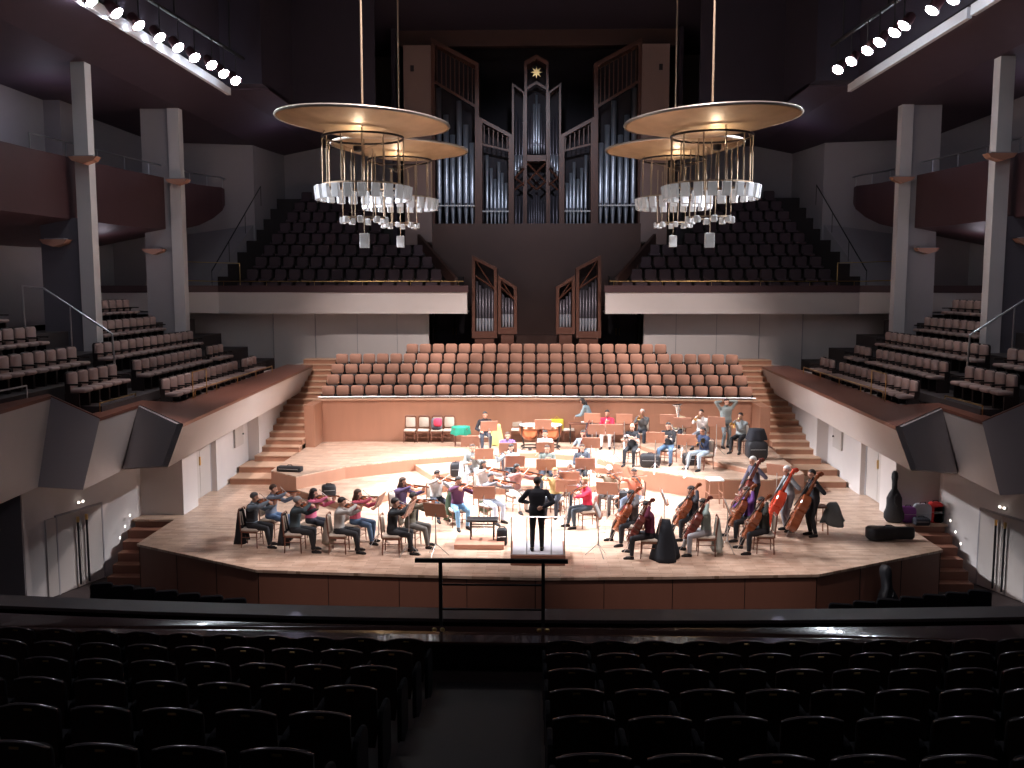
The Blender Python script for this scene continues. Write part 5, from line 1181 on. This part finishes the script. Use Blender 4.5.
# ---------------------------------------------------------------- music stands
ST_L = [(409, 555, 260, 'music stand at the stage edge beside the black-clad violinist', 0), (379, 545, 262, 'folded music stand behind the red-topped violinist', 0), (436, 556, 160, 'large wooden desk stand seen from behind, left of the low platform', 0), (484, 535, 185, 'wooden desk stand directly behind the black bench', 0),
 (484, 490, 190, 'desk stand left of centre, in front of the pale blue shirt', .2), (515, 499, 185, 'desk stand just left of the conductor, upper of two', .2), (508, 483, 180, 'desk stand further back above the centre-left pair', .2), (546, 503, 180, 'desk stand in front of the grey-green sweater man', .2), (545, 482, 180, 'desk stand in front of the white shirt and tie', .2),
 (566, 527, 175, 'desk stand right of the conductor, nearer one', 0), (569, 517, 178, 'desk stand right of the conductor, farther one', 0), (607, 530, 165, 'desk stand beside the red-topped blond woman', 0), (585, 502, 175, 'desk stand in front of the dark-jacketed clarinettist', .2), (591, 478, 175, 'desk stand behind the white-haired viola player', .4),
 (489, 459, 190, 'desk stand before the black-clad man on the left', .6), (470, 476, 190, 'desk stand at the left end of the woodwinds', .4), (543, 457, 180, 'desk stand in front of the kettledrums', .6), (596, 463, 175, 'desk stand below the red sweater, left one', .6), (614, 463, 172, 'desk stand below the red sweater, right one', .6), (592, 449, 175, 'desk stand at the rear wall, left of the red sweater', .6), (624, 450, 172, 'desk stand at the rear wall, right of the red sweater', .6),
 (655, 473, 168, 'desk stand before the horn players, left one', .6), (686, 476, 165, 'desk stand before the horn players, right one', .6), (668, 452, 168, 'desk stand before the beige-shirted man', .76), (682, 456, 166, 'desk stand before the tuba', .76), (716, 455, 160, 'desk stand before the white-shirted trumpeter', .76), (598, 556, 82, 'thin metal stand in the gap before the burgundy cellist', 0), (727, 552, 84, 'thin stand between the grey-green and dark cellists', 0), (776, 508, 150, 'slanted desk stand beside the wooden stool', 0), (664, 540, 84, 'thin stand between the two pairs of cellists', 0)]
for a in ST_L: stand(a[0], a[1], a[4], a[2], a[3])
# ---------------------------------------------------------------- furniture and clutter
def at(px, py, z): return U(px, py, z=z)
# low platform and black bench
c = at(477, 553, 0); d = at(483, 536, 0)
r = empty('low_platform', ((c.x+d.x)/2, (c.y+d.y)/2, 0), 0, 'low wooden platform left of the podium under a black bench', 'platform'); MB().rbox(0, 0, .06, 1.2, .95, .12, .02, .006, axis='z').obj('box', M['desk'], r)
by = (c.y+d.y)/2+.12
r = empty('piano_bench', ((c.x+d.x)/2+.05, by, .12), 0, 'black bench standing on the low wooden platform', 'bench')
MB().rbox(0, 0, .47, .78, .34, .07, .04, .02, axis='z').obj('seat', M['black'], r)
for x in (-.28, .28):
    for y in (-.13, .13): MB().tube([(x, y, .44), (x, y, .0)], .02, 6).obj('leg', M['black'], r)
MB().box(-.28, .28, -.14, -.12, .3, .33).box(-.28, .28, .12, .14, .3, .33).obj('stretcher', M['black'], r)
# row of chairs against the panelling
for i, px in enumerate((410, 423.5, 437, 449)):
    p = at(px, 442, .6); chair(p.x, p.y, .6, math.pi, '%s of four empty chairs against the rear panelling, counted from left' % nth(i))
for i, px in enumerate((517, 547.5, 569)):
    p = at(px, 441.5, .6); chair(p.x, p.y, .6, math.pi, '%s empty chair behind the kettledrums, counted from left' % nth(i))
p = at(437, 442, .6)
r = empty('backpack', (p.x, p.y-.05, 1.08), 0, 'grey and bright pink backpack on an empty chair by the rear wall', 'backpack')
MB().rbox(0, 0, .2, .40, .24, .42, .1, .05).obj('bag_body', cloth((.2, .2, .24)), r, True); MB().rbox(.05, -.12, .27, .3, .14, .3, .09, .05).obj('pink_flap', cloth((.85, .08, .16)), r, True); MB().rbox(0, -.13, .06, .3, .08, .1, .04, .02).obj('front_pocket', cloth((.03, .03, .04)), r, True)
def blob_cloth(name, loc, w, h, dth, color, label, cat, seed=1, top=.3):
    rnd = random.Random(seed); q = MB(); n = 28; vs = []; rings = 7
    for j in range(rings):
        t = j/(rings-1)
        for k in range(n):
            a = 2*math.pi*k/n; f = 1+.10*t*math.sin(a*7+seed)+.05*math.sin(a*3+seed*2); rx = w/2*(top+(1-top)*min(1, t*1.3))*f; ry = dth/2*(top+(1-top)*min(1, t*1.3))*f
            vs.append((rx*math.cos(a), ry*math.sin(a), h*(1-t)+(.02*math.sin(a*5+seed) if j == rings-1 else 0)+.02))
    fs = [(j*n+k, (j+1)*n+k, (j+1)*n+(k+1) % n, j*n+(k+1) % n) for j in range(rings-1) for k in range(n)]+[tuple(range(n))]
    q.add(vs, fs); o = q.obj(name, cloth(color), None, True); o.location = loc; return tag(o, label, cat)
p = at(461, 446, .6)
r = empty('small_table', (p.x, p.y, .6), 0, 'small table under the green cloth beside the empty chairs', 'table'); MB().rbox(0, 0, .62, .5, .4, .04, .03, .01, axis='z').obj('table_top', M['chairwood'], r)
for x in (-.2, .2):
    for y in (-.15, .15): MB().tube([(x, y, .6), (x, y, 0)], .018, 6).obj('leg', M['chairwood'], r)
blob_cloth('green_cloth', (p.x, p.y, 1.0), .72, .29, .56, (.02, .30, .20), 'bright green cloth draped over a small table', 'cloth', 3, .9)
p = at(466, 456, .6)
p = at(497, 445, .6)
blob_cloth('yellow_bag', (p.x, p.y-.1, .6), .5, .75, .35, (.62, .62, .22), 'pale yellow-green bag standing beside the black-clad man', 'bag', 5, .5)
p = at(558, 441, .6)
r = empty('yellow_bag', (p.x-.05, p.y-.05, 1.0), 0, 'bright yellow printed bag hung above the kettledrums', 'bag'); MB().rbox(0, .05, .2, .5, .1, .44, .04, .03).obj('bag_body', cloth((.75, .62, .06)), r, True); MB().tube([(-.1, .05, .42), (0, .05, .52), (.1, .05, .42)], .01, 5).obj('strap', cloth((.6, .5, .05)), r)
r2 = at(558, 441, .6); chair(r2.x-.05, r2.y-.0, .6, math.pi, 'chair holding the bright yellow bag, behind the kettledrums')
# kettledrums
def timpano(px, py, label):
    p = at(px, py, .6); r = empty('kettledrum', p, 0, label, 'kettledrum', 'kettledrums')
    MB().lathe([(.03, .30), (.2, .36), (.33, .5), (.38, .66), (.385, .84), (.36, .84)], n=28, cap=False).obj('bowl', M['copper'], r, True)
    MB().lathe([(.37, .83), (.405, .83), (.405, .87), (.37, .87), (.37, .83)], n=28, cap=False).obj('rim', M['steel'], r, True); MB().lathe([(.001, .862), (.375, .862), (.375, .85), (.001, .85)], n=28).obj('drum_skin', M['drumskin'], r)
    for k in range(4): t = math.pi/4+k*math.pi/2; MB().tube([(.4*math.cos(t), .4*math.sin(t), .84), (.4*math.cos(t), .4*math.sin(t), .5), (.28*math.cos(t), .28*math.sin(t), .1), (.42*math.cos(t), .42*math.sin(t), .02)], .018, 6).obj('leg', M['black'], r)
    MB().lathe([(.3, .08), (.33, .08), (.33, .12), (.3, .12), (.3, .08)], n=24, cap=False).obj('base_ring', M['black'], r); MB().rbox(0, -.32, .06, .12, .22, .04, .02, .01, axis='z').obj('pedal', M['black'], r)
timpano(530, 449, 'left copper kettledrum with grey skin before the rear wall'); timpano(551, 449, 'right copper kettledrum with grey skin before the rear wall')
# tables by the rear wall
for px, w, lab in ((583, 1.1, 'dark table against the rear wall left of the red sweater'), (622, 1.0, 'dark percussion table against the rear wall right of the red sweater')):
    p = at(px, 441, .6); p.y -= .45; r = empty('side_table', p, 0, lab, 'table'); MB().rbox(0, 0, .72, w, .45, .05, .02, .01, axis='z').obj('table_top', M['chairwood'], r); 
    for x in (-w/2+.06, w/2-.06):
        for y in (-.17, .17): MB().tube([(x, y, .7), (x, y, 0)], .02, 6).obj('leg', M['black'], r)
    o = MB().rbox(0, 0, .02, .4, .3, .035, .01, .004, axis='z').obj('sheet_pile', M['paper']); o.location = (p.x+.1, p.y, p.z+.747); tag(o, 'loose pale papers lying on the %s' % lab[:40].replace('dark ', '').split(' left')[0].split(' right')[0]+(' by the grey-haired man' if px > 600 else ' by the leaning person'), 'papers')
# cases and bags
def soft_case(name, loc, dims, rz, label, cat, color='case', handle=True):
    r = empty(name, loc, rz, label, cat); w, dd, h = dims
    MB().rbox(0, 0, h/2, w, dd, h, min(w, h)*.25, .03).obj('case_body', M[color] if isinstance(color, str) else cloth(color), r, True)
    if handle: MB().tube([(-.08, 0, h-.01), (-.06, 0, h+.04), (.06, 0, h+.04), (.08, 0, h-.01)], .012, 6).obj('handle', M['black'], r)
    MB().tube([(-w*.4, -dd/2-.004, h*.55), (w*.4, -dd/2-.004, h*.55)], .006, 5).obj('zip', M['steel'], r); return r
soft_case('violin_case', at(290, 471.5, .6), (.78, .26, .17), -.15, 'black violin case lying on the left riser corner', 'instrument case')
soft_case('instrument_case', at(457.5, 476.5, .4), (.46, .3, .44), .1, 'square black case with pale cloth on the low riser, left', 'instrument case')
blob_cloth('white_cloth', at(459, 476.5, .4)+Vector((.1, -.25, 0)), .18, .5, .14, (.75, .72, .74), 'white cloth hanging beside the square black case', 'cloth', 9, .5)
soft_case('shoulder_bag', at(502, 545, 0), (.26, .2, .42), 0, 'small black rounded bag on the floor left of the podium', 'bag')
soft_case('horn_case', at(650, 467, .6), (.62, .34, .42), -.1, 'rounded black case between the bald man and the jeans', 'instrument case')
soft_case('black_bag', at(688, 466.5, .6)+Vector((.12, .25, 0)), (.5, .3, .38), 0, 'black bag under the pale-jeans horn player', 'bag')
soft_case('amplifier_case', at(756, 459, .76), (.62, .5, .62), .05, 'boxy black case stacked beneath the black bundle, right', 'instrument case')
p = at(756, 459, .76); blob_cloth('black_bundle', (p.x-.02, p.y, p.z+.60), .66, .36, .5, (.015, .015, .02), 'black bundled coat heaped on the boxy case', 'coat', 4, .75)
soft_case('viola_case', at(617, 509, 0)+Vector((.15, .1, 0)), (.4, .25, .5), .2, 'black bag beside the white-capped player', 'bag')
soft_case('violin_case', at(323, 505, .0)+Vector((.1, .35, .2)), (.4, .3, .32), .3, 'dark bag with upright handle on the low riser, left', 'bag')
# coats over chairs
def coat(px, py, z, ang, w, h, color, label, seed, th=.34):
    p = at(px, py, z); f = math.radians(ang); q = MB(); n = 14; rows = 8; vs = []; rnd = random.Random(seed)
    for s_ in (1, -1):
        for j in range(rows):
            t = j/(rows-1)
            for k in range(n):
                u = k/(n-1)*2-1; ww = w/2*(.8+.35*t)*(1-.25*max(0, 1-t*5)**2); vs.append((u*ww, s_*th*(.18+.35*t)*math.sqrt(max(0, 1-u*u*.95))+.035*math.sin(u*7+seed+t*3)*(.3+t), h*(1-t)-.1*u*u*(1-t)+.05*math.sin(u*4+seed)*t))
    N_ = rows*n; fs = []
    for j in range(rows-1):
        for k in range(n-1): a = j*n+k; fs += [(a, a+1, a+n+1, a+n), (N_+a, N_+a+n, N_+a+n+1, N_+a+1)]
    for k in range(n-1): fs += [(k, N_+k, N_+k+1, k+1), ((rows-1)*n+k, (rows-1)*n+k+1, N_+(rows-1)*n+k+1, N_+(rows-1)*n+k)]
    for j in range(rows-1): a = j*n; b = a+n-1; fs += [(a, a+n, N_+a+n, N_+a), (b, N_+b, N_+b+n, b+n)]
    q.add(vs, fs); o = q.obj('coat', cloth(color), None, True); o.location = p; o.rotation_euler = (0, 0, f); tag(o, label, 'coat'); return o
def coat_on(px, py, z, w, h, th, color, label, seed, back=.30, to=None, low=.05):
    p = U(px, py, z=z); f = facing(p, 0, to); o = coat(px, py, z, math.degrees(f), w, h, color, label, seed, th)
    o.location = p+Vector((math.sin(f)*back, -math.cos(f)*back, low)); return o
coat_on(254, 546, 0, .46, .80, .26, (.015, .015, .018), 'dark jacket hung over the leftmost violin chair', 2, low=.13)
coat_on(297, 551, 0, .42, .72, .22, (.02, .02, .024), 'dark jacket on the chair of the grey-haired violinist', 3, low=.2)
coat_on(341, 552, 0, .40, .68, .2, (.32, .28, .24), 'pale beige coat hung behind the grey-sweatered violinist', 5, low=.22)
coat_on(458, 526, 0, .42, .75, .22, (.10, .15, .09), 'green jacket hung over a chair left of the bench', 6, low=.16)
T2 = Vector((-2, 22, 0))
coat_on(648, 557, 0, .80, .92, .62, (.010, .013, .02), 'big glossy black coat draped over the burgundy cellist chair', 7, back=.38, to=T2, low=.0)
coat_on(704, 554, 0, .40, .74, .22, (.4, .45, .42), 'pale grey-green jacket hanging behind the grey-green cellist', 8, to=T2, low=.14)
coat_on(490, 521, 0, .40, .70, .2, (.16, .2, .13), 'olive jacket on a chair right of the black bench', 10, low=.18)
coat_on(813, 536, 0, .62, .52, .5, (.12, .13, .13), 'dark grey jacket spread on the rightmost bassist stool', 9, back=.5, to=T2, low=.34)
# stools
def stool(px, py, z, label, m, h=.75, w=.36):
    r = empty('wooden_stool', at(px, py, z), .1, label, 'stool'); MB().rbox(0, 0, h, w, w, .05, .04, .015, axis='z').obj('seat', M[m], r, True)
    for x in (-1, 1):
        for y in (-1, 1): MB().tube([(x*w*.4, y*w*.4, h-.02), (x*w*.48, y*w*.48, 0)], .018, 6).obj('leg', M['desk'], r)
    q = MB()
    for t in (-1, 1): q.tube([(-w*.45, t*w*.45, .28), (w*.45, t*w*.45, .28)], .011, 5).tube([(t*w*.45, -w*.45, .4), (t*w*.45, w*.45, .4)], .011, 5)
    q.obj('stretcher', M['desk'], r)
stool(714, 506, 0, 'tall empty wooden stool with white seat before the brass riser', 'paper', .78, .46)
stool(819, 533, 0, 'wooden stool beneath the jacket of the rightmost bassist', 'chairwood', .7, .34)
# double bass cases
def bass_case(name, M4, label, L=1.15, neck=.75, th=.34):
    r = empty(name, (0, 0, 0), 0, label, 'instrument case'); r.matrix_world = M4
    pr_ = [(0, .18), (.03, .24), (.15, .33), (.3, .33), (.45, .27), (.6, .25), (.8, .25), (.95, .18), (1.1, .09), (1.35, .085), (1.5, .11), (1.62, .10), (1.7, .04)]
    q = MB(); n = len(pr_); pts = [(a, b*1.12) for b, a in pr_]+[(-a, b*1.12) for b, a in pr_[::-1]]; N_ = len(pts); vs = []
    for sc_, z in ((.8, -th/2), (1, -th*.35), (1, th*.35), (.8, th/2)): vs += [(x*sc_, .9+(y-.9)*(sc_*.3+.7), z) for x, y in pts]
    fs = [tuple(range(N_))[::-1], tuple(range(3*N_, 4*N_))]
    for k in range(3):
        for i in range(N_): fs.append((k*N_+i, k*N_+(i+1) % N_, (k+1)*N_+(i+1) % N_, (k+1)*N_+i))
    q.add(vs, fs); q.obj('case_body', M['case'], r, True)
    MB().tube([(.1, .6, th/2), (.02, .75, th/2+.05), (.02, .95, th/2+.05), (.1, 1.1, th/2)], .015, 6).obj('handle', M['black'], r); return r
p = at(893, 517, 0); bass_case('cello_case', basis((9.56, 24.55, .01), (0, .05, 1), (-.4, -1, .1)) @ Matrix.Diagonal((.78, .72, .7, 1)), 'black instrument case standing upright by the right stage door')
p = at(868, 541, 0); q4 = at(915, 541, 0); bass_case('cello_case', basis((p.x, p.y+.1, .18), (1, .02, .0), (0, 0, 1)) @ Matrix.Diagonal((.62, .62, .9, 1)), 'black soft cello case lying flat at the right stage corner')
p = at(893, 594, HF); yy = U(893, 560, z=0).y-.9; pb = U(889, 600, y=yy); bass_case('cello_case', basis((pb.x+.05, yy, HF+.03), (-.05, .2, 1), (.2, -1, .1)) @ Matrix.Diagonal((.8, .72, .8, 1)), 'dark soft case propped against the right end of stage front')
# heap of bags on the right landing
BG = [(906, 521, .5, .3, .42, (.32, .10, .42), 'purple bag, leftmost of the heap on the right landing'), (917, 519, .55, .35, .5, (.42, .44, .5), 'grey bag with pale straps in the heap on the right landing'), (918, 523, .5, .3, .2, (.02, .02, .03), 'flat black bag in front of the heap on the right landing'), (926, 517, .42, .32, .55, (.75, .05, .05), 'red bag in the heap on the right landing'), (931, 519, .38, .32, .48, (.03, .03, .03), 'black bag at the right end of the landing heap')]
for px, py, w, dd, h, cc, lab in BG: soft_case('bag', Vector((at(px, py, 0).x, 24.60 if py < 522 else 24.3, 0)), (w*.8, .24, h), 0, lab, 'bag', cc)
